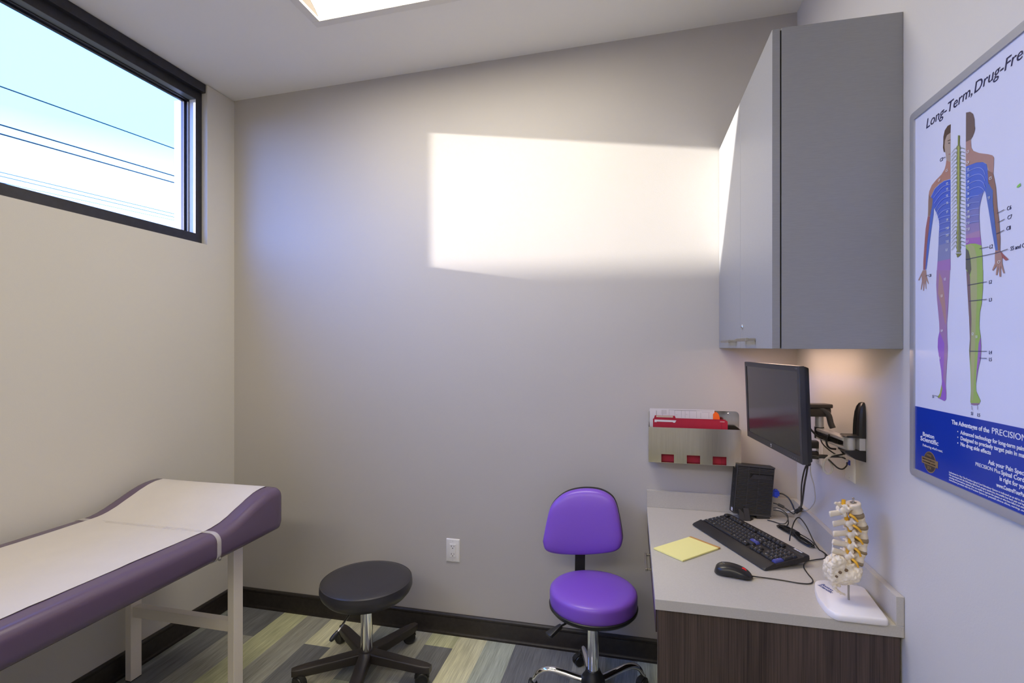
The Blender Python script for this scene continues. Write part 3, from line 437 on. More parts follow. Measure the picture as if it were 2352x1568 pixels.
# ceiling with the opening for the troffer
LX0, LX1, LY0, LY1 = -1.345, -.155, 1.375, 1.972
MX0, MX1, NX0, NX1, MY0, MY1 = -2.06, -.87, -.62, .57, -1.45, -.853          # two fill lights added behind the camera
def build_ceiling():
    bm = bmesh.new()
    def slab(xs, ys, hole):
        for i in range(len(xs) - 1):
            for j in range(len(ys) - 1):
                if (i, j) in hole: continue
                a, b, c, d = xs[i], xs[i + 1], ys[j], ys[j + 1]
                V = [bm.verts.new((x, y, zc(x) + t)) for t in (0, .12) for x, y in ((a, c), (b, c), (b, d), (a, d))]
                for f in ((3, 2, 1, 0), (4, 5, 6, 7), (0, 1, 5, 4), (1, 2, 6, 5), (2, 3, 7, 6), (3, 0, 4, 7)):
                    bm.faces.new([V[q] for q in f])
    slab([XL - .2, LX0, LX1, XR + .1], [.4, LY0, LY1, YB + .1], ((1, 1),))
    slab([XL - .2, MX0, MX1, NX0, NX1, XR + .1], [YN - .1, MY0, MY1, .4], ((1, 1), (3, 1)))
    bmesh.ops.remove_doubles(bm, verts=bm.verts, dist=1e-5)
    structure(obj('ceiling', bm, ceiling_paint, smooth=0))
build_ceiling()

WT = .16
WY0, WY1, WZ0 = -1.0, 2.266, 2.0135        # window opening, its unseen near end lengthened for more skylight
def build_walls():
    bm = bmesh.new()
    prism(bm, [(XL - WT, 0), (XR + .1, 0), (XR + .1, zc(XR + .1)), (XL - WT, zc(XL - WT))], 'y', YB, YB + .1)
    structure(obj('wall_back', bm, accent_paint, smooth=0))
    bm = bmesh.new()
    box(bm, (XL - WT, YN, 0), (XL, YB, WZ0))
    box(bm, (XL - WT, YN, WZ0), (XL, WY0, zc(XL - WT)))
    box(bm, (XL - WT, WY1, WZ0), (XL, YB, zc(XL - WT)))
    structure(obj('wall_left', bm, wall_paint, smooth=0))
    bm = BX(((XR, YN, 0), (XR + .1, YB, zc(XR))))
    structure(obj('wall_right', bm, wall_paint, smooth=0))
    bm = bmesh.new()
    prism(bm, [(XL - WT, 0), (XR + .1, 0), (XR + .1, zc(XR + .1)), (XL - WT, zc(XL - WT))], 'y', YN - .1, YN)
    structure(obj('wall_near', bm, wall_paint, smooth=0))
build_walls()

# cove base: flat band with a bead at the top and a toe at the bottom
prof = [(0, 0), (.017, 0), (.017, .010), (.0135, .016), (.0125, .020), (.0125, .082), (.0105, .086), (.0105, .089), (.0125, .092), (.0115, .099), (.006, .1055), (0, .1063)]
bm = bmesh.new(); prism(bm, [(YB - p[0], p[1]) for p in prof], 'x', XL, XR); structure(obj('baseboard_back', bm, rubber_base, smooth=30))
bm = bmesh.new(); prism(bm, [(XL + p[0], p[1]) for p in prof], 'y', YN, YB - .012); structure(obj('baseboard_left', bm, rubber_base, smooth=30))
bm = bmesh.new()
prism(bm, [(XR - p[0], p[1]) for p in prof], 'y', .585, 1.55); prism(bm, [(XR - p[0], p[1]) for p in prof], 'y', YN, -.525)
structure(obj('baseboard_right', bm, rubber_base, smooth=30))
d1 = structure(empty('unseen_door', (XR, .03, 0)))  # unseen door added for a dark reflection in the steel file holder
bm = BX(((XR - .012, -.455, .006), (XR - .0006, .515, 2.10))); bm.transform(Matrix.Translation((-XR, -.03, 0))); structure(obj('door_slab', bm, dark_wood, d1, smooth=0))
bm = BX(((XR - .022, -.520, 0), (XR - .0004, -.458, 2.165)), ((XR - .022, .518, 0), (XR - .0004, .580, 2.165)), ((XR - .022, -.458, 2.103), (XR - .0004, .518, 2.165))); bm.transform(Matrix.Translation((-XR, -.03, 0)))
structure(obj('door_frame', bm, bronze, d1, smooth=0, bevel=.002))
bm = bmesh.new(); tube(bm, [(-.012, -.40, 1.0), (-.055, -.40, 1.0), (-.060, -.385, 1.0), (-.060, -.28, 1.0)], .009, 12); structure(obj('door_handle', bm, nickel, d1))
bm = bmesh.new(); prism(bm, [(YN + p[0], p[1]) for p in prof], 'x', XL + .018, XR - .018); structure(obj('baseboard_near', bm, rubber_base, smooth=30))

# window: bronze storefront frame set into the opening
def build_window():
    root = structure(empty('window_1', (XL, (WY0 + WY1) / 2, WZ0)))
    off = -Vector(root.location)
    T = Matrix.Translation(off)
    ZH = 2.8690
    FX, GX, OX = -2.248, -2.304, -2.346
    fr = bmesh.new()
    box(fr, (OX, WY0, WZ0 + .0005), (FX, WY1 - .0005, 2.068), T)             # sill member
    box(fr, (OX, WY0, 2.778), (FX, WY1 - .0005, 2.828), T)                   # head member
    box(fr, (OX, WY1 - .039, 2.066), (FX, WY1 - .0005, 2.78), T)             # far jamb
    box(fr, (OX, WY0, 2.066), (FX, WY0 + .039, 2.78), T)                     # near jamb
    structure(obj('window_frame', fr, bronze, root, smooth=0, bevel=.0015))
    hd = BX(((OX, WY0, 2.8225), (-2.2215, WY1 - .002, ZH)), M=T)
    structure(obj('head_trim', hd, bronze, root, smooth=0, bevel=.0015))
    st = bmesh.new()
    box(st, (-2.2890, WY1 - .0402, 2.0682), (FX - .0012, WY1 - .0391, 2.7775), T)  # white strip paints the sun patch on the dark far jamb
    structure(obj('sunlit_jamb_strip', st, ext_white, root, smooth=0))
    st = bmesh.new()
    box(st, (-2.2890, WY0 + .040, 2.7770), (FX - .0012, WY1 - .0403, 2.7782), T)  # grey strip paints the reflected light under the dark head
    structure(obj('head_sheen_strip', st, mat('head_sheen_grey', (.10, .12, .13), .4), root, smooth=0))
    gk = bmesh.new()
    for x0, x1, e in ((-2.297, -2.2895, .006), (-2.3225, -2.3145, .009)):
        box(gk, (x0, WY1 - .039 - e, 2.067), (x1, WY1 - .038, 2.779), T)
        box(gk, (x0, WY0 + .038, 2.067), (x1, WY0 + .039 + e, 2.779), T)
        box(gk, (x0, WY0 + .039, 2.067), (x1, WY1 - .039, 2.068 + e), T)
        box(gk, (x0, WY0 + .039, 2.779 - e), (x1, WY1 - .039, 2.7785), T)
    structure(obj('glazing_gasket', gk, gasket, root, smooth=0))
    gl = BX(((-2.309, WY0 + .037, 2.066), (-2.303, WY1 - .037, 2.78)), M=T)
    structure(obj('glass_pane', gl, glass, root, smooth=0))
build_window()
# exterior return outside the far jamb
bm = BX(((-2.402, 2.240, 1.9), (-2.3465, 2.42, 2.792)))
structure(obj('trim_1', bm, ext_white, smooth=0, bevel=.002))
# blockers added outside to shape the low sun; neither shows through the window
bm = bmesh.new()
def back(y, z, x, xt): t = x - xt; return (y - .1855 * t, z + .151 * t)
p0 = back(1.985, 2.385, .382, -4.6); p1 = back(2.404, 1.846, .382, -4.6)
s = (p1[1] - p0[1]) / (p1[0] - p0[0])
yb = p0[0] + (1.5 - p0[1]) / s
yt = p0[0] + (4.6 - p0[1]) / s
zt_ = 3.25; yt = p0[0] + (zt_ - p0[1]) / s
prism(bm, [(yb, 1.2), (yb, 1.5), (yt, zt_), (p0[0] - .30, zt_), (p0[0] - .30, 1.2)], 'x', -4.75, -4.6)
structure(obj('sun_blocker_near', bm, ext_white, smooth=0))
bm = bmesh.new()
c0 = back(2.4552, 1.852, -.66, -13.0)
prism(bm, [(c0[0] + 3.0, 0), (c0[0] + 3.0, c0[1] - 3.0 * .78), (c0[0] - 1.3, c0[1] + 1.3 * .78), (c0[0] - 7.5, c0[1] + 1.3 * .78), (c0[0] - 7.5, 0)], 'x', -21, -13.0)
structure(obj('sun_blocker_far', bm, ext_white, smooth=0))

# overhead wires seen through the window
def wire(a, b, r, label):
    a, b = Vector(a), Vector(b); d = b - a
    m = bmesh.new(); rod(m, a - d * 1.2, b + d * 2.0, r, 6)
    tag(obj('overhead_wire', m, cable_blk if r > .02 else grey_ink), label, 'power line', 'overhead wires outside the window')
wire((-18, 10.985, 9.090), (-18, 16.723, 9.4685), .021, 'dark overhead wire, highest of those across the window sky')
wire((-18, 10.985, 7.969), (-18, 16.723, 8.3644), .022, 'dark overhead wire, upper of the close pair mid window')
wire((-18, 10.985, 7.702), (-18, 16.6835, 8.0889), .022, 'dark overhead wire, lower of the close pair mid window')
wire((-18, 10.985, 6.581), (-18, 14.956, 6.7566), .0125, 'faint overhead wire, highest of three thin ones near the window sill')
wire((-18, 10.985, 6.466), (-18, 14.956, 6.6282), .0125, 'faint overhead wire, middle of three thin ones near the window sill')
wire((-18, 11.307, 6.299), (-18, 14.956, 6.4838), .009, 'faintest overhead wire, lowest one just above the window sill')

# ================================================================== CEILING LIGHT
def build_light(LX0, LX1, LY0, LY1, label):
    cxm, cym = (LX0 + LX1) / 2, (LY0 + LY1) / 2
    root = empty('ceiling_light', M=Matrix.Translation((cxm, cym, zc(cxm))) @ Matrix.Rotation(-math.atan(SLOPE), 4, 'Y'))
    tag(root, label, 'ceiling light')
    W, D = (LX1 - LX0) / 2, (LY1 - LY0) / 2
    bm = bmesh.new(); f = .013; e = .0125
    g = .024
    for a, b in (((-W - f, -D - f), (W + f, -D + g)), ((-W - f, D - g), (W + f, D + f)), ((-W - f, -D + g), (-W + g, D - g)), ((W - g, -D + g), (W + f, D - g))):
        box(bm, (a[0], a[1], -e), (b[0], b[1], .001))
    obj('frame', bm, mat('frame_enamel', (.72, .70, .66), .45), root, smooth=0, bevel=.002)
    bm = bmesh.new()
    W2, D2 = W - .001, D - .001
    box(bm, (-W2, -D2, .001), (-W2 + .019, D2, .1)); box(bm, (W2 - .019, -D2, .001), (W2, D2, .1))
    box(bm, (-W2, -D2, .1), (W2, D2, .106)); box(bm, (-W2 + .019, -D2, .001), (W2 - .019, -D2 + .004, .1)); box(bm, (-W2 + .019, D2 - .004, .001), (W2 - .019, D2, .1))
    obj('housing', bm, mat('lamp_housing', (.050, .036, .028), .7), root, smooth=0)
    bm = bmesh.new(); n = 24; rows = []
    for i in range(n + 1):
        t = -1 + 2 * i / n
        rows.append((t * (D2 - .020), .003 + .088 * (1 - t * t) ** .8))
    V = [[bm.verts.new((x, y, z)) for y, z in rows] for x in (-W2 + .020, W2 - .020)]
    for i in range(n): bm.faces.new((V[0][i], V[0][i + 1], V[1][i + 1], V[1][i]))
    obj('diffuser', bm, lamp_mat, root, smooth=60)
build_light(LX0, LX1, LY0, LY1, 'recessed rectangular ceiling light with white frame and glowing curved diffuser')
build_light(MX0, MX1, MY0, MY1, 'added ceiling fill light behind the viewer, nearer the window wall')
build_light(NX0, NX1, MY0, MY1, 'added ceiling fill light behind the viewer, nearer the poster wall')

# ================================================================== EXAM TABLE
def build_table():
    # top outline along the table: y, z of the top surface
    x0, x1 = -2.190, -1.497
    root = empty('examination_table', (-1.84, 1.2, 0))
    tag(root, 'padded plum vinyl examination table with raised head end on cream legs', 'examination table')
    off = Matrix.Translation((1.84, -1.2, 0))
    def top(y):
        # flat then rises to the raised head
        base = .772
        if y < 1.60: return base
        if y > 1.90: return .853 - (y - 1.90) * .02
        t = (y - 1.60) / .30
        return base + .081 * (t * t * (3 - 2 * t))
    ys = [.20, .215, .24] + [.3 + .1 * i for i in range(13)] + [1.57 + .03 * i for i in range(12)] + [1.925, 1.940, 1.948]
    rings = []
    for i, y in enumerate(ys):
        zt = top(y); zb = .664 if y < 1.6 else .664 + .006 * (y - 1.6)
        inset = {0: .02, 1: .006, len(ys) - 1: .022, len(ys) - 2: .007}.get(i, 0)
        pts = []
        w = (x1 - x0) / 2 - inset; h = (zt - zb) / 2 - inset; cxx = (x0 + x1) / 2; czz = (zt + zb) / 2
        r = min(.034, h * .8)
        for px, pz in rrect(2 * w, 2 * h, r, 6): pts.append(off @ Vector((cxx + px, y, czz + pz)))
        rings.append(pts)
    bm = bmesh.new(); ring_skin(bm, rings)
    obj('mattress', bm, vinyl_pln, root, smooth=40)
    bm = bmesh.new()
    box(bm, (-2.16, .28, .640), (-1.60, 1.875, .6638), off)
    obj('deck', bm, black_mt, root, smooth=0, bevel=.003)
    for yy in (1.774, .33):
        for xa, xb in ((-2.165, -2.134), (-1.6328, -1.602)):
            bm = BX(((xa, yy, .0035), (xb, yy + .051, .640)), M=off); obj('leg', bm, cream_mt, root, smooth=0, bevel=.002)
        bm = BX(((-2.134, yy + .008, .281), (-1.6328, yy + .043, .326)), M=off); obj('crossbar', bm, cream_mt, root, smooth=0, bevel=.002)
        for xa, xb in ((-2.165, -2.134), (-1.6328, -1.602)):
            bm = BX(((xa + .001, yy + .001, 0), (xb - .001, yy + .05, .0035)), M=off); obj('foot_pad', bm, black_mt, root, smooth=0)
    # clear strap holding the paper
    def loop(ofs):
        ys_ = 1.585
        w = (x1 - x0) / 2 + ofs; h = (.772 - .664) / 2 + ofs
        return [Vector(((x0 + x1) / 2 + a, ys_, .718 + b)) for a, b in rrect(2 * w, 2 * h, .034 + ofs, 6)]
    bm = bmesh.new()
    A, B = loop(.0012), loop(.0030)
    n = len(A)
    quad = []
    for i in range(n):
        quad.append([off @ (A[i] + Vector((0, -.009, 0))), off @ (B[i] + Vector((0, -.009, 0))), off @ (B[i] + Vector((0, .009, 0))), off @ (A[i] + Vector((0, .009, 0)))])
    V = [[bm.verts.new(p) for p in q] for q in quad]
    for i in range(n):
        a, b = V[i], V[(i + 1) % n]
        for j in range(4): bm.faces.new((a[j], a[(j + 1) % 4], b[(j + 1) % 4], b[j]))
    st = obj('paper_strap', bm, clear_pl, root, smooth=50)
    bm = bmesh.new(); lathe(bm, [(.0065, 0), (.0065, .003), (.004, .005)], 20, off @ zmat((x1 + .0028, 1.585, .678), (1, 0, 0)))
    obj('snap_button', bm, nickel, st)
    # paper cover: a thin sheet following the top, top-level thing
    bm = bmesh.new()
    px0, px1 = -2.118, -1.566
    yl = [.26 + .04 * i for i in range(34)] + [1.60 + .02 * i for i in range(16)] + [1.915, 1.925, 1.930]
    rnd = random.Random(7)
    rows = []
    edge = 0
    for y in yl:
        t = top(y) + .0022
        if y > 1.915: t -= (y - 1.915) * .4
        row = []
        for k in range(9):
            f = k / 8; x = px0 + (px1 - px0) * f
            e_ = (rnd.random() - .5) * .0012
            row.append(Vector((x + (e_ * 2 if k in (0, 8) else 0), y, t + .0006 * sin(y * 21 + f * 5) + .0005)))
        rows.append(row)
    VT = [[bm.verts.new(p) for p in r] for r in rows]; VB = [[bm.verts.new(p - Vector((0, 0, .0008))) for p in r] for r in rows]
    for i in range(len(rows) - 1):
        for k in range(8):
            bm.faces.new((VT[i][k], VT[i][k + 1], VT[i + 1][k + 1], VT[i + 1][k]))
            bm.faces.new((VB[i][k + 1], VB[i][k], VB[i + 1][k], VB[i + 1][k + 1]))
        bm.faces.new((VT[i][0], VT[i + 1][0], VB[i + 1][0], VB[i][0])); bm.faces.new((VT[i][8], VB[i][8], VB[i + 1][8], VT[i + 1][8]))
    for k in range(8):
        bm.faces.new((VT[0][k], VB[0][k], VB[0][k + 1], VT[0][k + 1])); bm.faces.new((VT[-1][k], VT[-1][k + 1], VB[-1][k + 1], VB[-1][k]))
    tag(obj('table_paper', bm, paper_bed, smooth=60), 'white paper sheet spread along the plum examination table', 'paper sheet')
build_table()

# ================================================================== ROLLING STOOLS
def caster(root, p, ang, r=.025, trail=.012):
    M = Matrix.Translation(Vector(p)) @ Matrix.Rotation(ang, 4, 'Z')
    bm = bmesh.new()
    for s in (-1, 1):
        lathe(bm, [(.004, .002), (r * .72, .003), (r * .80, .0015), (r * .96, .003), (r, .006), (r, .014), (r * .94, .017), (r * .78, .018), (r * .70, .0165), (.004, .0175)], 28,
              M @ Matrix.Translation((-trail, 0, r)) @ zmat((0, 0, 0), (0, s, 0)))
    c = obj('caster', bm, black_pl, root, smooth=40)
    bm = bmesh.new()
    R_ = [[M @ Vector((-trail + (r + .004) * cos(a), y, r + (r + .004) * sin(a))) for a in [radians(20 + 140 * i / 12) for i in range(13)]] +
          [M @ Vector((-trail + (r + .001) * cos(a), y, r + (r + .001) * sin(a))) for a in [radians(160 - 140 * i / 12) for i in range(13)]] for y in (-.012, .012)]
    ring_skin(bm, R_)
    rod(bm, M @ Vector((0, 0, r * .9)), M @ Vector((0, 0, p[2] + r * 2 + .006)), .0075, 14)
    obj('caster_hood', bm, black_mt, c, smooth=40)
    return c

def build_stool():
    C = (-1.161, 2.067)
    root = tag(empty('rolling_stool', (*C, 0)), 'backless stool with round black seat on chrome column and black five-arm base', 'stool')
    bm = bmesh.new(); R = .197; z = .424
    lathe(bm, [(.02, z - .083), (.10, z - .083), (.150, z - .080), (.176, z - .068), (.194, z - .048), (.2015, z - .030), (.2010, z - .014), (.1985, z - .003), (.1985, z + .0002), (.1960, z + .0015), (.194, z + .0005), (.190, z + .003), (.165, z + .007), (.11, z + .009), (.04, z + .010), (.0001, z + .010)], 96)
    obj('seat', bm, vinyl_blk, root, smooth=50)
    bm = bmesh.new(); lathe(bm, [(.0260, .095), (.0260, .305), (.0215, .3055), (.0215, .345)], 40)
    col = obj('column', bm, chrome, root)
    bm = bmesh.new(); lathe(bm, [(.0275, .300), (.0275, .309), (.022, .311)], 40); obj('collar', bm, chrome, col)
    # lever
    bm = bmesh.new(); a = Vector((.0, -.06, .338)); b = Vector((-.013, -.243, .330)); c = Vector((-.018, -.262, .302))
    a2 = Vector((0, -.02, .348)); a = Vector((.0055, -.1866, .335)); b = Vector((.0061, -.2424, .318)); c = Vector((-.0063, -.2687, .300))
    tube(bm, [a2, Vector((.003, -.12, .345)), a, b], .0042, 10)
    lv = obj('height_lever', bm, chrome, root)
    bm = bmesh.new(); tube(bm, [b.lerp(c, -.12), b.lerp(c, .25), b.lerp(c, .7), c, b.lerp(c, 1.12)], lambda t: .0058 + .0042 * sin(pi * min(1, .1 + t)), 14)
    obj('lever_grip', bm, black_pl, lv)
    # five-arm base: one moulding
    bm = bmesh.new()
    Rb = .303; phi = radians(-2.25)
    lathe(bm, [(.030, .062), (.043, .066), (.045, .098), (.036, .1075), (.027, .111)], 40)
    for k in range(5):
        q = phi + k * 2 * pi / 5
        M = Matrix.Rotation(q, 4, 'Z')
        rings = []
        for t in (0, .12, .35, .6, .82, .93, .985, 1.0):
            x = .03 + (Rb + .008 - .03) * t
            zt = .108 - .020 * t; w = (.0275 - .0055 * t); hh = .046 - .012 * t
            if t > .9: w *= 1 - (t - .9) * 4.2; hh *= 1 - (t - .9) * 1.5
            ring = [M @ Vector((x, y_, zt - hh / 2 + z_)) for y_, z_ in rrect(2 * w, hh, min(w, hh / 2) * .35, 4)]
            rings.append(ring)
        ring_skin(bm, rings)
    obj('base', bm, nylon, root, smooth=40)
    for k in range(5):
        q = phi + k * 2 * pi / 5
        caster(root, (Rb * .965 * cos(q), Rb * .965 * sin(q), 0), (.4, .5, -.35, 2.9, 1.6)[k], r=.030, trail=.020)
build_stool()

def cushion(bm, outline, y_back, y_front, yaw_fn, n_in=5, bulge=.012):
    """padded panel: outline (x,z) list; built along -y (front)"""
    cxx = sum(p[0] for p in outline) / len(outline); czz = sum(p[1] for p in outline) / len(outline)
    rings = []
    prof = [(.90, 0), (.975, .004), (1.0, .012), (1.0, .024), (.985, .034), (.955, .0405), (.90, .045), (.80, .049), (.62, .053), (.40, .0555), (.18, .0565), (.02, .057)]
    T = y_back - y_front
    for s, d in prof:
        rings.append([yaw_fn(Vector((cxx + (p[0] - cxx) * s, y_back - d / .057 * T, czz + (p[1] - czz) * s))) for p in outline])
    ring_skin(bm, rings)

def build_chair():
    C = (-.158, 2.115)
    root = tag(empty('task_chair', (*C, 0)), 'purple vinyl task chair with small backrest and curved chrome five-arm base', 'chair')
    z = .469; R = .1775
    bm = bmesh.new()
    lathe(bm, [(.02, z - .064), (R - .006, z - .064), (R - .001, z - .058), (R + .0005, z - .045), (R + .001, z - .014), (R - .001, z - .004), (R - .008, z + .003), (R - .022, z + .008), (R - .06, z + .012), (.06, z + .014), (.0001, z + .0145)], 96)
    obj('seat', bm, vinyl_pur, root, smooth=50)
    bm = bmesh.new(); lathe(bm, [(.02, z - .084), (R * .86, z - .084), (R - .006, z - .080), (R + .0025, z - .070), (R + .0035, z - .061), (R - .002, z - .0575), (.02, z - .0575)], 72)
    obj('seat_pan', bm, black_pl, root, smooth=40)
    # backrest
    br = [(-0.3932, 0.5911), (-0.3783, 0.5542), (-0.3221, 0.5407), (-0.2116, 0.5452), (-0.1092, 0.5646), (-0.0588, 0.5863), (-0.0421, 0.6219), (-0.0449, 0.6615), (-0.056, 0.7231), (-0.07, 0.775), (-0.0924, 0.806), (-0.1375, 0.8259), (-0.1944, 0.8296), (-0.2521, 0.8212), (-0.2987, 0.8036), (-0.3398, 0.7715), (-0.3635, 0.7346), (-0.3783, 0.6747)]
    P = smooth_path([(p[0] - C[0], 0, p[1]) for p in br] + [(br[0][0] - C[0], 0, br[0][1])], 5)[:-1]
    outline = [(p.x, p.z) for p in P]
    def tf(v):   # lean back slightly with height, curve round the sitter
        return v + Vector((0, (v.z - .68) * .10 - (v.x + .06) ** 2 * .5, 0))
    bm = bmesh.new(); cushion(bm, outline, .190, .133, tf)
    bk = obj('backrest', bm, vinyl_pur, root, smooth=50)
    bm = bmesh.new()
    o2 = [((p[0] + .0595) * 1.008 - .0595, (p[1] - .686) * 1.008 + .686) for p in outline]
    rings = []
    for s, d in ((.93, .207), (.995, .203), (1.0, .192), (.985, .1865)):
        rings.append([tf(Vector((-.0595 + (p[0] + .0595) * s, d, .686 + (p[1] - .686) * s))) for p in o2])
    ring_skin(bm, rings); obj('backrest_shell', bm, black_pl, bk, smooth=40)
    bm = bmesh.new()
    sx = -.0755
    pts = smooth_path([(0, .0, z - .089), (sx * .7, .11, z - .089), (sx, .180, z - .086), (sx, .208, z - .055), (sx + .001, .2125, z + .04), (sx + .004, .222, z + .22)], 6)
    rings = []
    for i, p in enumerate(pts):
        d = (pts[min(i + 1, len(pts) - 1)] - pts[max(i - 1, 0)]).normalized()
        sd = Vector((1, 0, 0)); sd = (sd - d * sd.dot(d)).normalized(); nn = d.cross(sd)
        rings.append([p + sd * u_ + nn * v_ for u_, v_ in ((-.0225, -.003), (.0225, -.003), (.0225, .003), (-.0225, .003))])
    ring_skin(bm, rings)
    # flat bar: make the section lie across the chair
    obj('back_stem', bm, black_mt, root, smooth=40)
    bm = bmesh.new(); lathe(bm, [(.0235, .120), (.0235, z - .10), (.032, z - .098), (.032, z - .0822)], 40)
    obj('column', bm, chrome, root)
    bm = bmesh.new(); a = Vector((-.0, -.0, .385)); b = Vector((-.112, -.147, .380)); c = Vector((-.1513, -.1905, .365))
    rod(bm, a, b, .0042, 10); lv = obj('height_lever', bm, black_pl, root)
    d = (c - b).normalized(); sd = d.cross(Vector((0, 0, 1))).normalized(); up = sd.cross(d)
    rings = []
    for t, w, h in ((0, .007, .008), (.15, .0085, .009), (1.05, .017, .007), (1.12, .013, .005)):
        p = b.lerp(c, t)
        rings.append([p + sd * x_ + up * z_ for x_, z_ in rrect(2 * w, 2 * h, min(w, h) * .4, 3)])
    bm = bmesh.new(); ring_skin(bm, rings); obj('lever_grip', bm, black_pl, lv, smooth=35)
    # hub and arms
    bm = bmesh.new(); lathe(bm, [(.018, .045), (.036, .050), (.047, .070), (.050, .088), (.047, .105), (.034, .122), (.0285, .138), (.0242, .1385)], 48)
    obj('hub', bm, black_pl, root)
    phi = radians(35.3); Rb = .248
    for k in range(5):
        q = phi + k * 2 * pi / 5
        M = Matrix.Rotation(q, 4, 'Z')
        bm = bmesh.new()
        pts = [M @ Vector(p) for p in ((.036, 0, .088), (.075, 0, .094), (.120, 0, .103), (.165, 0, .1085), (.200, 0, .104), (.226, 0, .088), (.243, 0, .064), (.250, 0, .050))]
        tube(bm, pts, lambda t: (.0165 - .006 * t, .0135 - .006 * t), 18, 8)
        obj('leg', bm, chrome, root, smooth=60)
        caster(root, ((Rb + .004) * cos(q), (Rb + .004) * sin(q), 0), q + (.3, -1.2, 1.9, .7, 1.1)[k], r=.0235)
build_chair()

# ================================================================== DESK
CX, CY = .0648, 1.5495
def build_desk():
    root = tag(empty('desk', (.38, 2.0, 0)), 'dark wood-grain desk with end panel and shallow drawer under the grey worktop', 'desk')
    off = Matrix.Translation((-.38, -2.0, 0))
    bm = BX(((.0722, 1.5600, .002), (XR - .006, 1.580, ZT - .0315)), M=off); obj('end_panel', bm, dark_wood, root, smooth=0, bevel=.0008)
    bm = BX(((.090, 1.5802, .58), (.60, 2.436, .60)), ((.66, 1.5802, .30), (.68, 2.43, ZT - .032)), M=off); obj('drawer_housing', bm, dark_wood, root, smooth=0)
    bm = BX(((.0675, 1.5805, .612), (.0855, 2.430, ZT - .036)), M=off); dr = obj('drawer', bm, dark_wood, root, smooth=0, bevel=.0008)
    bm = bmesh.new()
    hx = .046; z = .650
    box(bm, (hx, 1.922, z - .005), (hx + .008, 2.070, z + .005), off)
    box(bm, (hx + .008, 1.924, z - .004), (.0675, 1.934, z + .004), off); box(bm, (hx + .008, 2.058, z - .004), (.0675, 2.068, z + .004), off)
    obj('handle', bm, nickel, dr, smooth=0, bevel=.0012)
    # worktop
    w = tag(empty('worktop', (.38, 2.0, ZT - .0313)), 'pale grey speckled worktop with low upstands along both walls', 'countertop')
    off = Matrix.Translation((-.38, -2.0, -(ZT - .0313)))
    bm = BX(((CX, CY, ZT - .0313), (XR - .0008, YB - .0008, ZT)), M=off); obj('slab', bm, worktop_mat, w, smooth=0, bevel=.0012)
    bm = BX(((CX, YB - .0195, ZT + .0002), (XR - .0008, YB - .0008, .8026)), M=off); obj('upstand', bm, worktop_mat, w, smooth=0, bevel=.001)
    bm = BX(((XR - .0195, CY, ZT + .0002), (XR - .0008, YB - .0197, .8026)), M=off); obj('upstand', bm, worktop_mat, w, smooth=0, bevel=.001)
build_desk()

# ================================================================== WALL CABINET
def build_cabinet():
    y0 = 1.5566; zb, ztp = 1.4610, 2.3600; xd = .3821
    root = tag(empty('wall_cabinet', (.55, 2.0, zb)), 'tall grey laminate wall cabinet with two doors beside the poster', 'cabinet')
    off = Matrix.Translation((-.55, -2.0, -zb))
    bm = bmesh.new()
    box(bm, (.4065, y0, zb), (XR - .0005, y0 + .019, ztp), off)
    box(bm, (.4065, YB - .020, zb), (XR - .0005, YB - .0008, ztp), off)
    box(bm, (.4065, y0 + .019, ztp - .019), (XR - .0005, YB - .02, ztp), off)
    box(bm, (.4065, y0 + .019, zb + .014), (XR - .0005, YB - .02, zb + .032), off)
    box(bm, (XR - .008, y0 + .019, zb + .032), (XR - .0005, YB - .02, ztp - .019), off)
    box(bm, (.4065, 1.978, zb + .032), (.425, 1.996, ztp - .019), off)
    obj('body', bm, lamin, root, smooth=0, bevel=.0008)
    bm = BX(((.4030, y0 + .006, zb + .003), (.4066, YB - .01, ztp - .004)), M=off)  # black sheet paints the shade in the gap behind the doors
    obj('door_gap_shade', bm, dark_slot, root, smooth=0)
    for i, (a, b) in enumerate(((y0 + .0005, 1.9855), (1.9880, YB - .0030))):
        bm = BX(((xd, a, zb + .0005), (xd + .0205, b, ztp - .0015)), M=off)
        d = obj('door', bm, lamin, root, smooth=0, bevel=.0008)
        hy0, hy1 = ((1.742, 1.905), (2.045, 2.210))[i]
        hz = 1.490 if i == 0 else 1.488
        bm = bmesh.new()
        box(bm, (xd - .033, hy0, hz - .005), (xd - .024, hy1, hz + .005), off)
        for yy in (hy0 + .010, hy1 - .020):
            box(bm, (xd - .0245, yy, hz - .004), (xd + .0002, yy + .010, hz + .004), off)
        obj('handle', bm, nickel, d, smooth=0, bevel=.0012)
        if i == 0:
            bm = bmesh.new(); lathe(bm, [(.0095, 0), (.0095, .003), (.0075, .005), (.002, .0052)], 28, off @ zmat((xd + .0002, 1.945, 1.537), (-1, 0, 0)))
            lk = obj('lock', bm, chrome, d)
            bm = BX(((xd - .0056, 1.9443, 1.534), (xd - .0048, 1.9457, 1.540)), M=off); obj('keyway', bm, dark_slot, lk, smooth=0)
    bm = BX(((.50, 1.80, zb + .0045), (.60, 2.30, zb + .0135)), M=off)
    obj('light_strip', bm, strip_mat, root, smooth=0)
build_cabinet()

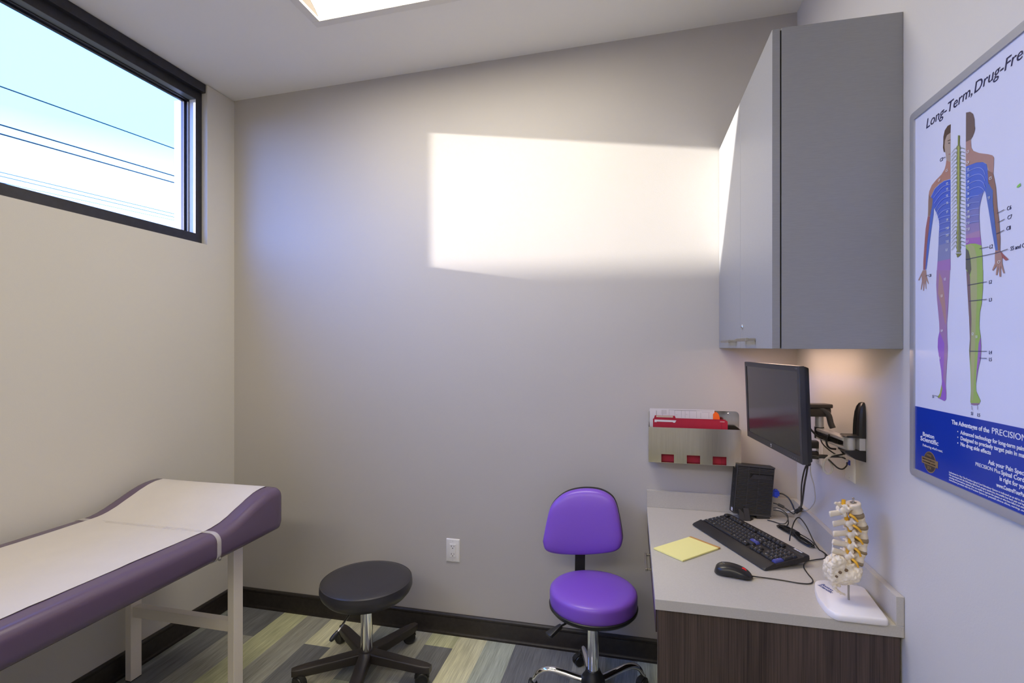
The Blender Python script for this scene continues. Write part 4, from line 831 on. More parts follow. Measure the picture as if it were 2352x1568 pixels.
# ================================================================== POSTER
def build_poster():
    Y0 = 1.4878; ZB, ZTP = 1.1585, 2.0430; SW = .62
    # local frame: s along the wall towards the viewer, z up, t out of the wall
    Mw = Matrix(((0, 0, -1, XR), (-1, 0, 0, Y0), (0, 1, 0, 0), (0, 0, 0, 1)))
    root = empty('poster', M=Mw)
    tag(root, 'large framed medical poster of coloured body nerve maps on the right wall', 'poster')
    f = .0185
    bm = bmesh.new()
    for sgn in (0,):
        outer = rrect(SW + 2 * f, ZTP - ZB + 2 * f, .012, 6, SW / 2, (ZB + ZTP) / 2)
        inner = rrect(SW, ZTP - ZB, .0008, 6, SW / 2, (ZB + ZTP) / 2)
        n = len(outer)
        rings = [[(p, .0005) for p in outer], [(p, .0085) for p in outer], [(tuple(q[i] + (0) for i in range(2)), .0095) for q in [(o_[0] * .7 + i_[0] * .3, o_[1] * .7 + i_[1] * .3) for o_, i_ in zip(outer, inner)]], [(p, .0082) for p in inner], [(p, .0005) for p in inner]]
        V = [[bm.verts.new((p[0], p[1], t)) for p, t in r] for r in rings]
        for a, b in zip(V, V[1:] + V[:1]):
            for i in range(n): bm.faces.new((a[i], a[(i + 1) % n], b[(i + 1) % n], b[i]))
    obj('frame', bm, mat('frame_silver', (.46, .46, .48), .35, .5), root, smooth=40)
    gloss_white = mat('poster_white', (.62, .64, .80), .22)
    gloss_blue = mat('poster_blue', (.006, .035, .33), .20)
    bm = bmesh.new(); box(bm, (0, ZB, .001), (SW, ZTP, .0045)); sh = obj('sheet', bm, gloss_white, root, smooth=0)
    bm = bmesh.new(); box(bm, (0.0002, ZB + .0002, .0046), (SW - .0002, 1.3170, .0049)); obj('blue_panel', bm, gloss_blue, sh, smooth=0)
    # body maps: flat printed shapes, each its own colour
    cols = {}
    mats = []
    bm = bmesh.new()
    for i, (c, pts) in enumerate(POLYS):
        if c not in cols:
            cols[c] = len(mats); mats.append(mat('print_%02d' % len(mats), tuple(v * .85 for v in c), .30))
        t = .0046 + .0000012 * i + (.00003 * (i % 40))
        vs_ = [bm.verts.new((p[0], p[1], .0047 + i * .00002)) for p in pts]
        try: fc = bm.faces.new(vs_)
        except ValueError: continue
        fc.material_index = cols[c]
    bmesh.ops.triangulate(bm, faces=bm.faces[:])
    for fc in bm.faces:
        if fc.normal.z < 0: fc.normal_flip()
    me = bpy.data.meshes.new('body_map'); bm.to_mesh(me); bm.free()
    for k in mats: me.materials.append(k)
    o = bpy.data.objects.new('body_map', me); COL.objects.link(o); o.parent = sh
    bm = bmesh.new(); lm = []
    lcol = {}
    for i, (c, w, pts) in enumerate(LINES):
        if c not in lcol:
            lcol[c] = len(lm); lm.append(mat('print_line_%d' % len(lm), c, .4))
        P = smooth_path([(p[0], p[1], 0) for p in pts], 4) if len(pts) > 2 else [Vector((p[0], p[1], 0)) for p in pts]
        for a, b in zip(P, P[1:]):
            d = (b - a)
            if d.length < 1e-6: continue
            d.normalize(); nn = Vector((-d.y, d.x, 0)) * w * .5; z = Vector((0, 0, .0060))
            fc = bm.faces.new([bm.verts.new(q + z) for q in (a - nn, b - nn, b + nn, a + nn)]); fc.material_index = lcol[c]
    me = bpy.data.meshes.new('map_lines'); bm.to_mesh(me); bm.free()
    for k in lm: me.materials.append(k)
    o = bpy.data.objects.new('map_lines', me); COL.objects.link(o); o.parent = sh
    navy = mat('navy_ink', (.008, .008, .06), .4)
    bm = bmesh.new()
    L = lambda s, z: Matrix.Translation((s, z, .0050))
    text_bm(bm, 'Long-Term,', .0325, L(.047, 1.9985), sx=1.14, shear=.22)
    text_bm(bm, 'Drug-Free', .0325, L(.2255, 1.9975), sx=1.14, shear=.22)
    obj('headline', bm, navy, sh, smooth=0)
    bm = bmesh.new()
    for t, h, p in LABELS: text_bm(bm, t, h, L(p[0], p[1] - h * .3), sx=.9, shear=.1)
    obj('callouts', bm, navy, sh, smooth=0)
    bm = bmesh.new()
    for t, h, p in WLABELS: text_bm(bm, t, h * .8, Matrix.Translation((p[0], p[1] - h * .3, .0064)), sx=.85)
    L2 = lambda s, z: Matrix.Translation((s, z, .0052))
    text_bm(bm, 'The Advantages of the', .0138, L2(.1515, 1.2940), width=.1235, bold=.0003)
    text_bm(bm, 'PRECISION', .0172, L2(.2815, 1.2942), width=.0920)
    for i, (t, wd_) in enumerate((('Advanced technology for long-term pain', .1850), ('Designed to precisely target pain in many', .1960), ('No drug side effects', .0958))):
        text_bm(bm, '•', .012, L2(.1715, 1.2762 - .0126 * i))
        text_bm(bm, t, .0118, L2(.1831, 1.2762 - .0126 * i), width=wd_, bold=.0002)
    text_bm(bm, 'Ask your Pain Specialist', .0122, L2(.2720, 1.2312), width=.1180, bold=.0002)
    text_bm(bm, 'PRECISION Plus', .0108, L2(.2324, 1.2190), width=.0730)
    text_bm(bm, 'Spinal Cord', .0122, L2(.3085, 1.2190), width=.0600, bold=.0002)
    text_bm(bm, 'is right for you', .0122, L2(.3040, 1.2063), width=.0680, bold=.0002)
    text_bm(bm, 'www.ControlYourPain', .0108, L2(.2955, 1.1920), width=.0780, bold=.0002)
    text_bm(bm, 'Boston', .0140, L2(.0345, 1.2478), width=.0480, bold=.0002)
    text_bm(bm, 'Scientific', .0158, L2(.0245, 1.2350), width=.0756, bold=.0002)
    text_bm(bm, "Delivering what's next.", .0082, L2(.0345, 1.2224), width=.0824)
    fine = ('Indications for Use: The Precision Spinal Cord Stimulator System is indicated as an aid in the management of chronic pain',
            'Pain associated with the following: failed back surgery syndrome, intractable low back pain and leg pain. Contraindications,',
            'warnings and precautions: patients who are unable to operate the system or who have failed trial stimulation. Refer to the',
            'instructions provided with the Precision System for potential adverse effects, warnings, and precautions prior to using.')
    for i, t in enumerate(fine): text_bm(bm, t, .0056, L2(.1421, 1.1818 - .0057 * i), width=.2950 - .012 * (i % 3))
    obj('white_lettering', bm, white_ink, sh, smooth=0)
    # round seal with a ribbon
    gold = mat('seal_gold', (.30, .20, .09), .35, .3); dk = mat('seal_dark', (.05, .035, .03), .4)
    bm = bmesh.new()
    cx, cz = .0655, 1.1888
    lathe(bm, [(.0255, .0049), (.0255, .0052)], 40, Matrix.Translation((cx, cz, 0)), 0)
    lathe(bm, [(.0235, .0052), (.0235, .0054)], 40, Matrix.Translation((cx, cz, 0)), 1)
    box(bm, (cx - .034, cz - .0075, .0054), (cx + .034, cz + .0085, .0057), None, 0)
    text_bm(bm, 'WINNER', .0085, Matrix.Translation((cx - .013, cz + .0125, .0056)), sx=.62, mi=0)
    text_bm(bm, '2014', .0105, Matrix.Translation((cx - .011, cz - .0175, .0056)), sx=.80, mi=0)
    text_bm(bm, 'MEDICAL TECHNOLOGY', .0052, Matrix.Translation((cx - .030, cz + .0022, .0059)), sx=.90, mi=1)
    text_bm(bm, 'OUTSTANDING AWARD', .0052, Matrix.Translation((cx - .030, cz - .0045, .0059)), sx=.96, mi=1)
    obj('award_seal', bm, [gold, dk], sh, smooth=0)
build_poster()

# ================================================================== FILE HOLDER, FOLDERS, PAPERS
def build_holder():
    yb = YB - .0008
    root = tag(empty('file_holder', (.265, yb, .944)), 'brushed steel wall file holder with three square notches', 'file holder')
    off = Matrix.Translation((-.265, -yb, -.944))
    T = .0016
    bm = bmesh.new()
    outl = [(.0745, .944), (.4655, .944), (.4655, 1.160)] + [(.4655 - .018 + .018 * cos(a), 1.1585 + .018 * sin(a)) for a in [radians(90 * i / 6) for i in range(7)]] + [(.0925 + .018 * cos(a), 1.1585 + .018 * sin(a)) for a in [radians(90 + 90 * i / 6) for i in range(7)]]
    o2 = []
    for p in outl:
        if not o2 or (abs(p[0] - o2[-1][0]) + abs(p[1] - o2[-1][1])) > 1e-5: o2.append(p)
    prism(bm, o2, 'y', yb - T, yb, off)
    obj('back_plate', bm, steel, root, smooth=0)
    yf = 2.375
    x0, x1 = .0712, .4600
    zb = .9470; zt = 1.1055
    bm = bmesh.new()
    # front with notches, extruded in y
    nt = ((.1264, .1807), (.2352, .2910), (.3435, .4000)); nh = .9855
    box(bm, (x0, yf, nh), (x1, yf + T, zt), off)
    prev = x0
    for a, b in nt:
        box(bm, (prev, yf, zb), (a, yf + T, nh), off); prev = b
    box(bm, (prev, yf, zb), (x1, yf + T, nh), off)
    obj('front_plate', bm, steel, root, smooth=0)
    bm = bmesh.new()
    box(bm, (x0, yf + T, zb), (x0 + T, yb - T, zt), off); box(bm, (x1 - T, yf + T, zb), (x1, yb - T, zt), off)
    box(bm, (x0 + T, yf + T, zb), (x1 - T, yb - T, zb + T), off)
    obj('pocket', bm, steel, root, smooth=0)
    bm = bmesh.new()
    for xx in (.4205,):
        lathe(bm, [(.0045, 0), (.0042, .0018), (.002, .003)], 20, off @ zmat((xx, yb - T, 1.1655), (0, -1, 0)))
    obj('screw', bm, chrome, root)
    # papers
    zf = zb + T + .0006
    def sheet(name, x0_, x1_, y, top, label, cat, m=white_paper, th=.0009, group=None, tilt=0.0):
        bm = bmesh.new()
        prism(bm, [(x0_, zf), (x1_, zf), (x1_, top + tilt), (x0_, top)], 'y', y, y + th)
        o = obj(name, bm, m, smooth=0); tag(o, label, cat, group); return o
    pb = sheet('paper_stack', .0775, .3510, 2.4335, 1.1775, 'white paper stack at the back of the steel file holder', 'paper', th=.006)
    p = sheet('printed_form', .0785, .3585, 2.4280, 1.1835, 'printed white form sticking out of the steel file holder', 'paper', th=.0012)
    bm = bmesh.new()
    y = 2.4277
    for xx, za, zb_ in ((.106, 1.150, 1.176), (.1085, 1.150, 1.172), (.130, 1.158, 1.178), (.134, 1.150, 1.178), (.138, 1.158, 1.178), (.142, 1.158, 1.178), (.146, 1.158, 1.178), (.150, 1.158, 1.178), (.163, 1.145, 1.180), (.188, 1.145, 1.178), (.217, 1.145, 1.178), (.233, 1.145, 1.176), (.252, 1.145, 1.176), (.282, 1.145, 1.174), (.300, 1.145, 1.170), (.335, 1.145, 1.170)):
        box(bm, (xx, y, za), (xx + .0008, y + .0002, zb_))
    for xa, xb, zz in ((.163, .352, 1.1785), (.188, .282, 1.1765), (.236, .243, 1.160), (.192, .200, 1.156), (.305, .34, 1.1712)):
        box(bm, (xa, y, zz), (xb, y + .0002, zz + .0008))
    obj('printed_lines', bm, grey_ink, p, smooth=0)
    bm = bmesh.new()
    prism(bm, [(.352, zf), (.3790, zf), (.3800, 1.1500), (.3755, 1.1660), (.3680, 1.1740), (.3600, 1.1745), (.352, 1.165)], 'y', 2.4225, 2.4260)
    tag(obj('orange_divider', bm, orange_pl, smooth=0), 'bright orange divider peeking out between the form and the red folders', 'divider')
    def folder(y, x0_, x1_, top, tabx, tabtop, label, right_tab=True):
        r = tag(empty('red_folder', ((x0_ + x1_) / 2, y, zf)), label, 'folder', 'red folders in the steel holder')
        o_ = Matrix.Translation((-(x0_ + x1_) / 2, -y, -zf))
        bm = bmesh.new()
        prism(bm, [(x0_, zf), (x1_, zf), (x1_, top - .006), (x1_ - .003, top), (tabx[1] + .004, top), (tabx[1], tabtop), (tabx[0], tabtop), (tabx[0] - .004, top - .002), (x0_, top - .006)], 'y', y, y + .0012, o_)
        obj('cover', bm, red_card, r, smooth=0)
        bm = bmesh.new()
        box(bm, (tabx[0] + .006, y - .0003, tabtop - .0082), (tabx[1] - .008, y - .0001, tabtop - .0010), o_)
        obj('tab_label', bm, mat('cream_label', (.55, .50, .38), .7), r, smooth=0)
        return r, o_
    r1, o1 = folder(2.4080, .0925, .405, 1.1440, (.1000, .187), 1.1545, 'back red folder in the steel holder, its raised tab with a cream label')
    bm = BX(((.1120, 2.4075, 1.1488), (.172, 2.4076, 1.1496)), M=o1); obj('tab_print', bm, grey_ink, r1, smooth=0)
    r2, o2_ = folder(2.3980, .0910, .4090, 1.1405, (.0940, .101), 1.1410, 'front red folder in the steel holder, with a slotted white strip')
    for c in list(r2.children):
        if c.name.startswith('tab_label'): bpy.data.objects.remove(c)
    bm = bmesh.new()
    prism(bm, [(.0975, 1.1250), (.1075, 1.1250), (.1075, 1.1275), (.178, 1.1275), (.179, 1.1250), (.187, 1.1250), (.1925, 1.1355), (.098, 1.1365)], 'y', 2.3970, 2.3975, o2_)
    obj('white_strip', bm, white_paper, r2, smooth=0)
    bm = BX(((.377, 2.3972, 1.1348), (.396, 2.3975, 1.1366)), M=o2_); obj('white_mark', bm, white_paper, r2, smooth=0)
    bm = BX(((.3835, 2.3974, zf), (.3845, 2.3979, 1.128)), M=o2_); obj('fold_line', bm, mat('dark_red', (.13, .002, .01), .6), r2, smooth=0)
build_holder()

# ================================================================== WALL OUTLETS
def outlet(M, label, kind='duplex'):
    """local: x right, y up, z out of the wall"""
    root = empty('wall_outlet' if kind != 'data' else 'data_outlet', M=M)
    tag(root, label, 'outlet')
    bm = bmesh.new()
    w, h = .0735, .1185
    rings = [[Vector((x, y, t)) for x, y in rrect(w - 2 * i, h - 2 * i, .003, 3)] for t, i in ((.0004, 0), (.0022, 0), (.0048, .0022), (.0058, .0050))]
    ring_skin(bm, rings); obj('cover_plate', bm, white_pl, root, smooth=30)
    if kind != 'data':
        bm = bmesh.new()
        rings = [[Vector((x, y, t)) for x, y in rrect(.0335 - 2 * i, .0670 - 2 * i, .0015, 3)] for t, i in ((.0058, 0), (.0076, .0002), (.0084, .0012))]
        ring_skin(bm, rings); rc = obj('receptacle', bm, white_pl, root, smooth=30)
        for cy_ in (.0195, -.0195):
            bm = bmesh.new()
            box(bm, (-.0080, cy_ - .001, .0083), (-.0056, cy_ + .0075, .0087)); box(bm, (.0056, cy_, .0083), (.0076, cy_ + .0070, .0087))
            lathe(bm, [(.0026, .0083), (.0026, .0087)], 16, Matrix.Translation((0, cy_ - .0065, 0)))
            obj('socket', bm, dark_slot, rc, smooth=0)
    for s in (-1, 1):
        bm = bmesh.new(); lathe(bm, [(.0022, .0058), (.0018, .0066)], 12, Matrix.Translation((0, s * .0480, 0)))
        obj('screw', bm, mat('screw_white', (.5, .49, .47), .4), root)
    return root
MB_ = Matrix(((1, 0, 0, -.8915), (0, 0, -1, YB), (0, 1, 0, .4280), (0, 0, 0, 1)))
outlet(MB_, 'white wall outlet low on the back wall between stool and purple chair')
MR = Matrix(((0, 0, -1, XR), (-1, 0, 0, 2.176), (0, 1, 0, 1.0720), (0, 0, 0, 1)))
outlet(MR, 'white wall outlet behind the monitor with two black plugs in it')
MD = Matrix(((0, 0, -1, XR), (-1, 0, 0, 1.8880), (0, 1, 0, 1.0830), (0, 0, 0, 1)))
dout = outlet(MD, 'white data outlet plate on the right wall below the arm bracket', 'data')
bm = bmesh.new(); box(bm, (-.009, -.006, .0058), (.009, .010, .0085)); obj('data_jack', bm, blue_pl, dout, smooth=0)

# ================================================================== MONITOR AND ARM
MM = pose((.45643, 1.89361, 1.26432), -1.47310, .03659, -.00219)
def build_monitor():
    W, Hh = .50, .2901
    root = empty('monitor', M=MM)
    tag(root, 'black flat monitor turned off, held by the wall arm above the desk', 'monitor')
    bm = bmesh.new()
    b = .0165; bb = .0215
    # bezel: frame ring
    out = rrect(W, Hh, .002, 2); inn = [(x, z) for x, z in rrect(W - 2 * b, Hh - b - bb, .0004, 2, 0, (bb - b) / 2)]
    V = [[bm.verts.new((p[0], y, p[1])) for p in r] for r, y in ((out, .0148), (out, .0012), ([(p[0] * .997, p[1] * .995) for p in out], 0), (inn, .0003), (inn, .0022))]
    n = len(out)
    for a, c in zip(V, V[1:]):
        for i in range(n): bm.faces.new((a[i], a[(i + 1) % n], c[(i + 1) % n], c[i]))
    obj('bezel', bm, mat('bezel_grey', (.030, .029, .031), .40), root, smooth=30)
    bm = bmesh.new()
    box(bm, (-W / 2 + b - .001, .0020, -Hh / 2 + bb - .001), (W / 2 - b + .001, .0030, Hh / 2 - b + .001))
    obj('screen', bm, mat('screen_off', (.030, .028, .030), .16, spec=.6), root, smooth=0)
    bm = bmesh.new()
    rings = [[Vector((p[0] * s, y, p[1] * s2 + dz)) for p in rrect(W, Hh, .006, 4)] for s, s2, y, dz in ((.990, .985, .0149, 0), (.990, .985, .021, 0), (.97, .96, .030, 0), (.80, .78, .040, 0), (.62, .62, .046, 0))]
    ring_skin(bm, rings); obj('back_shell', bm, black_pl, root, smooth=30)
    # logo ring, model lettering, buttons
    bm = bmesh.new()
    lathe(bm, [(.0058, 0), (.0058, .0004)], 32, Matrix.Translation((0, -.0001, -Hh / 2 + .0108)) @ Matrix.Rotation(radians(90), 4, 'X'), 0)
    text_bm(bm, 'hp', .0085, Matrix.Translation((0, -.0008, -Hh / 2 + .0085)) @ Matrix.Rotation(radians(90), 4, 'X'), shear=.2, align='CENTER', mi=1)
    obj('logo', bm, [silver_pl, black_pl], root, smooth=0)
    bm = bmesh.new()
    text_bm(bm, 'LA2205', .0060, Matrix.Translation((W / 2 - .028, -.0006, Hh / 2 - .0095)) @ Matrix.Rotation(radians(90), 4, 'X'))
    obj('model_lettering', bm, mat('mark_grey', (.22, .22, .22), .5), root, smooth=0)
    bm = bmesh.new()
    for i in range(6): box(bm, (W / 2 - .100 + i * .014, -.0005, -Hh / 2 + .0080), (W / 2 - .0965 + i * .014, .0001, -Hh / 2 + .0092))
    obj('button_marks', bm, mat('mark_grey', (.22, .22, .22), .5), root, smooth=0)
build_monitor()

def build_arm():
    root = tag(empty('swing_mount', (XR, 1.80, 1.10)), 'black and silver jointed monitor arm bracketed to the right wall', 'wall mount')
    off = Matrix.Translation((-XR, -1.80, -1.10))
    # wall bracket: tall black cover, curved, open in the middle by the silver pivot
    bm = bmesh.new()
    rings = []
    for z_, hw, dp in ((1.1836, .0275, .0205), (1.205, .0272, .0205), (1.235, .0262, .0195), (1.262, .0240, .0170), (1.280, .0205, .0130), (1.290, .0150, .0085), (1.294, .0080, .0040)):
        rings.append([off @ Vector((x_, 1.803 - (.0275 - hw) * .35 + y_, z_)) for x_, y_ in ((XR - .0006, -hw), (XR - dp * .55, -hw * 1.0), (XR - dp * .9, -hw * .82), (XR - dp, -hw * .45), (XR - dp * .72, -hw * .25), (XR - dp * .72, hw * .45), (XR - dp, hw * .62), (XR - dp * .9, hw * .9), (XR - dp * .5, hw), (XR - .0006, hw))])
    ring_skin(bm, rings)
    prism(bm, [(XR - .0006, 1.190), (XR - .050, 1.190), (XR - .056, 1.1865), (XR - .050, 1.1835), (XR - .0006, 1.1835)], 'y', 1.778, 1.829, off)
    prof_l = [(XR - .0006, 1.1440), (XR - .056, 1.1440), (XR - .060, 1.1400), (XR - .030, 1.118), (XR - .0006, 1.110)]
    prism(bm, prof_l, 'y', 1.776, 1.830, off)
    obj('wall_bracket', bm, mat('bracket_black', (.016, .016, .018), .35), root, smooth=30, bevel=.0018, segs=2)
    bm = bmesh.new()
    box(bm, (XR - .018, 1.778, 1.1442), (XR - .0008, 1.828, 1.1833), off)
    obj('pivot_block', bm, silver_pl, root, smooth=0, bevel=.002)
    bm = bmesh.new(); rod(bm, off @ Vector((.6655, 1.803, 1.1442)), off @ Vector((.6655, 1.803, 1.1833)), .0165, 32)
    obj('pivot_barrel', bm, silver_pl, root)
    # lower arm from the pivot back to the elbow
    a = Vector((.658, 1.812, 1.1640)); b = Vector((.634, 1.955, 1.1690))
    d = (b - a).normalized(); sd = d.cross(Vector((0, 0, 1))).normalized(); up = sd.cross(d)
    def bar(bm, a, b, w, h, dz=0, mi=0):
        rings = []
        for p in (a, b):
            rings.append([off @ (p + sd * x_ + up * (z_ + dz)) for x_, z_ in rrect(w, h, min(w, h) * .3, 3)])
        ring_skin(bm, rings, mi=mi)
    bm = bmesh.new(); bar(bm, a - d * .008, b + d * .006, .030, .012, .0115); bar(bm, a - d * .008, b + d * .004, .030, .007, -.0155)
    obj('lower_arm', bm, silver_pl, root, smooth=30)
    bm = bmesh.new(); bar(bm, a + d * .022, b, .022, .020, -.002)
    for i in range(3): bar(bm, a + d * .03, b - d * .004, .0265, .0020, -.008 + .006 * i)
    obj('arm_channel', bm, black_pl, root, smooth=30)
    bm = bmesh.new(); bar(bm, a + d * .070, a + d * .100, .034, .026, -.004); obj('cable_clip', bm, black_pl, root, smooth=30)
    bm = bmesh.new(); q = a + d * .060
    tube(bm, [off @ (q + sd * x_ + up * z_) for x_, z_ in ((-.017, .012), (-.024, .004), (-.026, -.012), (-.022, -.026), (-.012, -.034), (.004, -.036))], .0032, 10); obj('cable_hook', bm, black_pl, root)
    E_ = Vector((.6315, 1.962, 0))
    bm = bmesh.new(); rod(bm, off @ (E_ + Vector((0, 0, 1.188))), off @ (E_ + Vector((0, 0, 1.236))), .0135, 32); obj('elbow_post', bm, silver_pl, root)
    bm = bmesh.new(); rod(bm, off @ (E_ + Vector((0, 0, 1.150))), off @ (E_ + Vector((0, 0, 1.189))), .0150, 28)
    obj('elbow_cap', bm, black_pl, root)
    bm = bmesh.new(); rod(bm, off @ (E_ + Vector((0, 0, 1.236))), off @ (E_ + Vector((0, 0, 1.262))), .0175, 28)
    obj('elbow_cap', bm, black_pl, root)
    # upper arm to the monitor
    c = Vector((.662, 1.968, 1.2500)); e = Vector((.535, 1.925, 1.2530))
    d = (e - c).normalized(); sd = d.cross(Vector((0, 0, 1))).normalized(); up = sd.cross(d)
    bm = bmesh.new(); bar(bm, c, e, .044, .014, .0125); bar(bm, c + d * .004, e, .038, .034, -.008)
    obj('upper_arm', bm, mat('arm_dark', (.030, .028, .027), .38), root, smooth=30, bevel=.001)
    bm = bmesh.new()
    mm = off @ MM
    lathe(bm, [(.018, 0), (.018, .018), (.024, .020), (.024, .034)], 28, mm @ Matrix.Translation((0, .0605, -.005)) @ Matrix.Rotation(radians(-90), 4, 'X'))
    box(bm, (-.055, .0462, -.058), (.055, .0600, .050), mm)
    obj('mount_plate', bm, black_mt, root, smooth=30, bevel=.001)
    bm = bmesh.new()
    tube(bm, [off @ Vector(p) for p in ((.610, 1.955, 1.246), (.630, 1.945, 1.252), (.652, 1.942, 1.236), (.660, 1.940, 1.205), (.6655, 1.938, 1.190))], lambda t: (.0075, .0105), 12)
    obj('release_lever', bm, mat('lever_grey', (.06, .057, .055), .35), root)
build_arm()

# ================================================================== DESKTOP COMPUTER
def build_pc():
    M = pose((.4234, 2.3534, .7480), .1767, 0, .0844)
    W, D, Hh = .1597, .0458, .2131
    root = empty('desktop_computer', M=M)
    tag(root, 'small black desktop computer standing upright on its stand', 'computer')
    bm = bmesh.new(); box(bm, (0, .003, 0), (W, D, Hh)); obj('case', bm, mat('pc_black', (.006, .006, .007), .5), root, smooth=0, bevel=.0018)
    # slatted cover
    bm = bmesh.new()
    ns = 33
    z0 = .008; dz = (Hh - .016) / ns
    for i in range(ns):
        z = z0 + i * dz
        if abs(z - .168) < .009:
            box(bm, (.006, -.0005, z), (.058, .0032, z + dz * .48)); continue
        box(bm, (.006, -.0005, z), (W - .004, .0032, z + dz * .48))
    for xx in (.002, .050, .095, W - .0035):
        box(bm, (xx, .0006, .003), (xx + .0022, .0034, Hh - .003))
    box(bm, (0, .0, Hh - .006), (W, .0034, Hh)); box(bm, (0, 0, 0), (W, .0034, .006))
    obj('slatted_cover', bm, mat('pc_slat', (.055, .055, .058), .42), root, smooth=0)
    R90 = Matrix.Rotation(radians(90), 4, 'X')
    bm = bmesh.new()
    prism(bm, [(.060, .160), (W - .008, .160), (W - .008, .176), (.072, .176)], 'y', -.0008, .0031)
    cp = obj('logo_plate', bm, mat('pc_plate', (.028, .028, .030), .4), root, smooth=0)
    bm = bmesh.new(); text_bm(bm, 'lenovo', .0175, Matrix.Translation((.074, -.0009, .1625)) @ R90, sx=1.05, bold=.0003)
    for i in range(3): box(bm, (W - .036 + .008 * i, -.0010, .170), (W - .034 + .008 * i, -.0008, .172))
    obj('logo_lettering', bm, mat('pc_logo', (.045, .045, .05), .35), cp, smooth=0)
    # narrow front: power button, ports, vents, sticker  (faces -x)
    bm = bmesh.new(); lathe(bm, [(.0065, 0), (.0065, .0012), (.0045, .0016), (.0042, .0010)], 28, zmat((-.0002, .024, Hh - .013), (-1, 0, 0)))
    obj('power_button', bm, chrome, root)
    bm = bmesh.new()
    for z in (.150, .128, .106, .088): box(bm, (-.0006, .020, z), (.0002, .0245, z + .013))
    for i in range(28): box(bm, (-.0006, .008, .060 + i * .0046), (.0002, .0135, .0622 + i * .0046))
    for i in range(9): box(bm, (-.0006, .008, .030 + i * .0046), (.0002, .030, .0322 + i * .0046))
    obj('ports', bm, dark_slot, root, smooth=0)
    bm = bmesh.new(); box(bm, (-.0007, .010, .0075), (-.0001, .026, .0215)); obj('sticker', bm, mat('sticker_white', (.55, .57, .72), .4), root, smooth=0)
    # stand: wedge feet, level with the worktop
    inv = M.inverted()
    bm = bmesh.new()
    S = Matrix.Translation((.0, 0, ZT + .0004))
    ca, sa = cos(.1767), sin(.1767)
    def loc(x, y, z):
        return inv @ Vector((.4234 + x * ca - y * sa, 2.3534 + x * sa + y * ca, ZT + .0005 + z))
    for xa, xb in ((.040, .062),):
        pts = [(-.030, 0), (.0555, 0), (.0555, .008), (.050, .045), (.0475, .045), (.0475, .0215), (-.0035, .0215), (-.0035, .048), (-.006, .048)]
        A = [bm.verts.new(loc(xa, p[0], p[1])) for p in pts]; B = [bm.verts.new(loc(xb, p[0], p[1])) for p in pts]
        bm.faces.new(A); bm.faces.new(B[::-1])
        for i in range(len(pts)): bm.faces.new((A[i], B[i], B[(i + 1) % len(pts)], A[(i + 1) % len(pts)]))
    # sideways skirt seen in front of the slats
    P = [(.020, -.028, 0), (.062, -.028, 0), (.024, -.006, .042), (.020, -.006, .042)]
    Q = [(.020, -.0045, 0), (.085, -.0045, 0), (.026, -.0045, .044), (.020, -.0045, .044)]
    A = [bm.verts.new(loc(*p)) for p in P]; B = [bm.verts.new(loc(*p)) for p in Q]
    bm.faces.new(A); bm.faces.new(B[::-1])
    for i in range(4): bm.faces.new((A[i], B[i], B[(i + 1) % 4], A[(i + 1) % 4]))
    A = [bm.verts.new(loc(*p)) for p in ((.10, .002, 0), (.155, .002, 0), (.155, .046, 0), (.10, .046, 0))]; B = [bm.verts.new(loc(p[0], p[1], z)) for p, z in (((.10, .002), .0125), ((.155, .002), .0085), ((.155, .046), .0085), ((.10, .046), .0125))]
    bm.faces.new(A); bm.faces.new(B[::-1])
    for i in range(4): bm.faces.new((A[i], B[i], B[(i + 1) % 4], A[(i + 1) % 4]))
    obj('stand', bm, mat('stand_grey', (.026, .026, .028), .45), root, smooth=0)
build_pc()

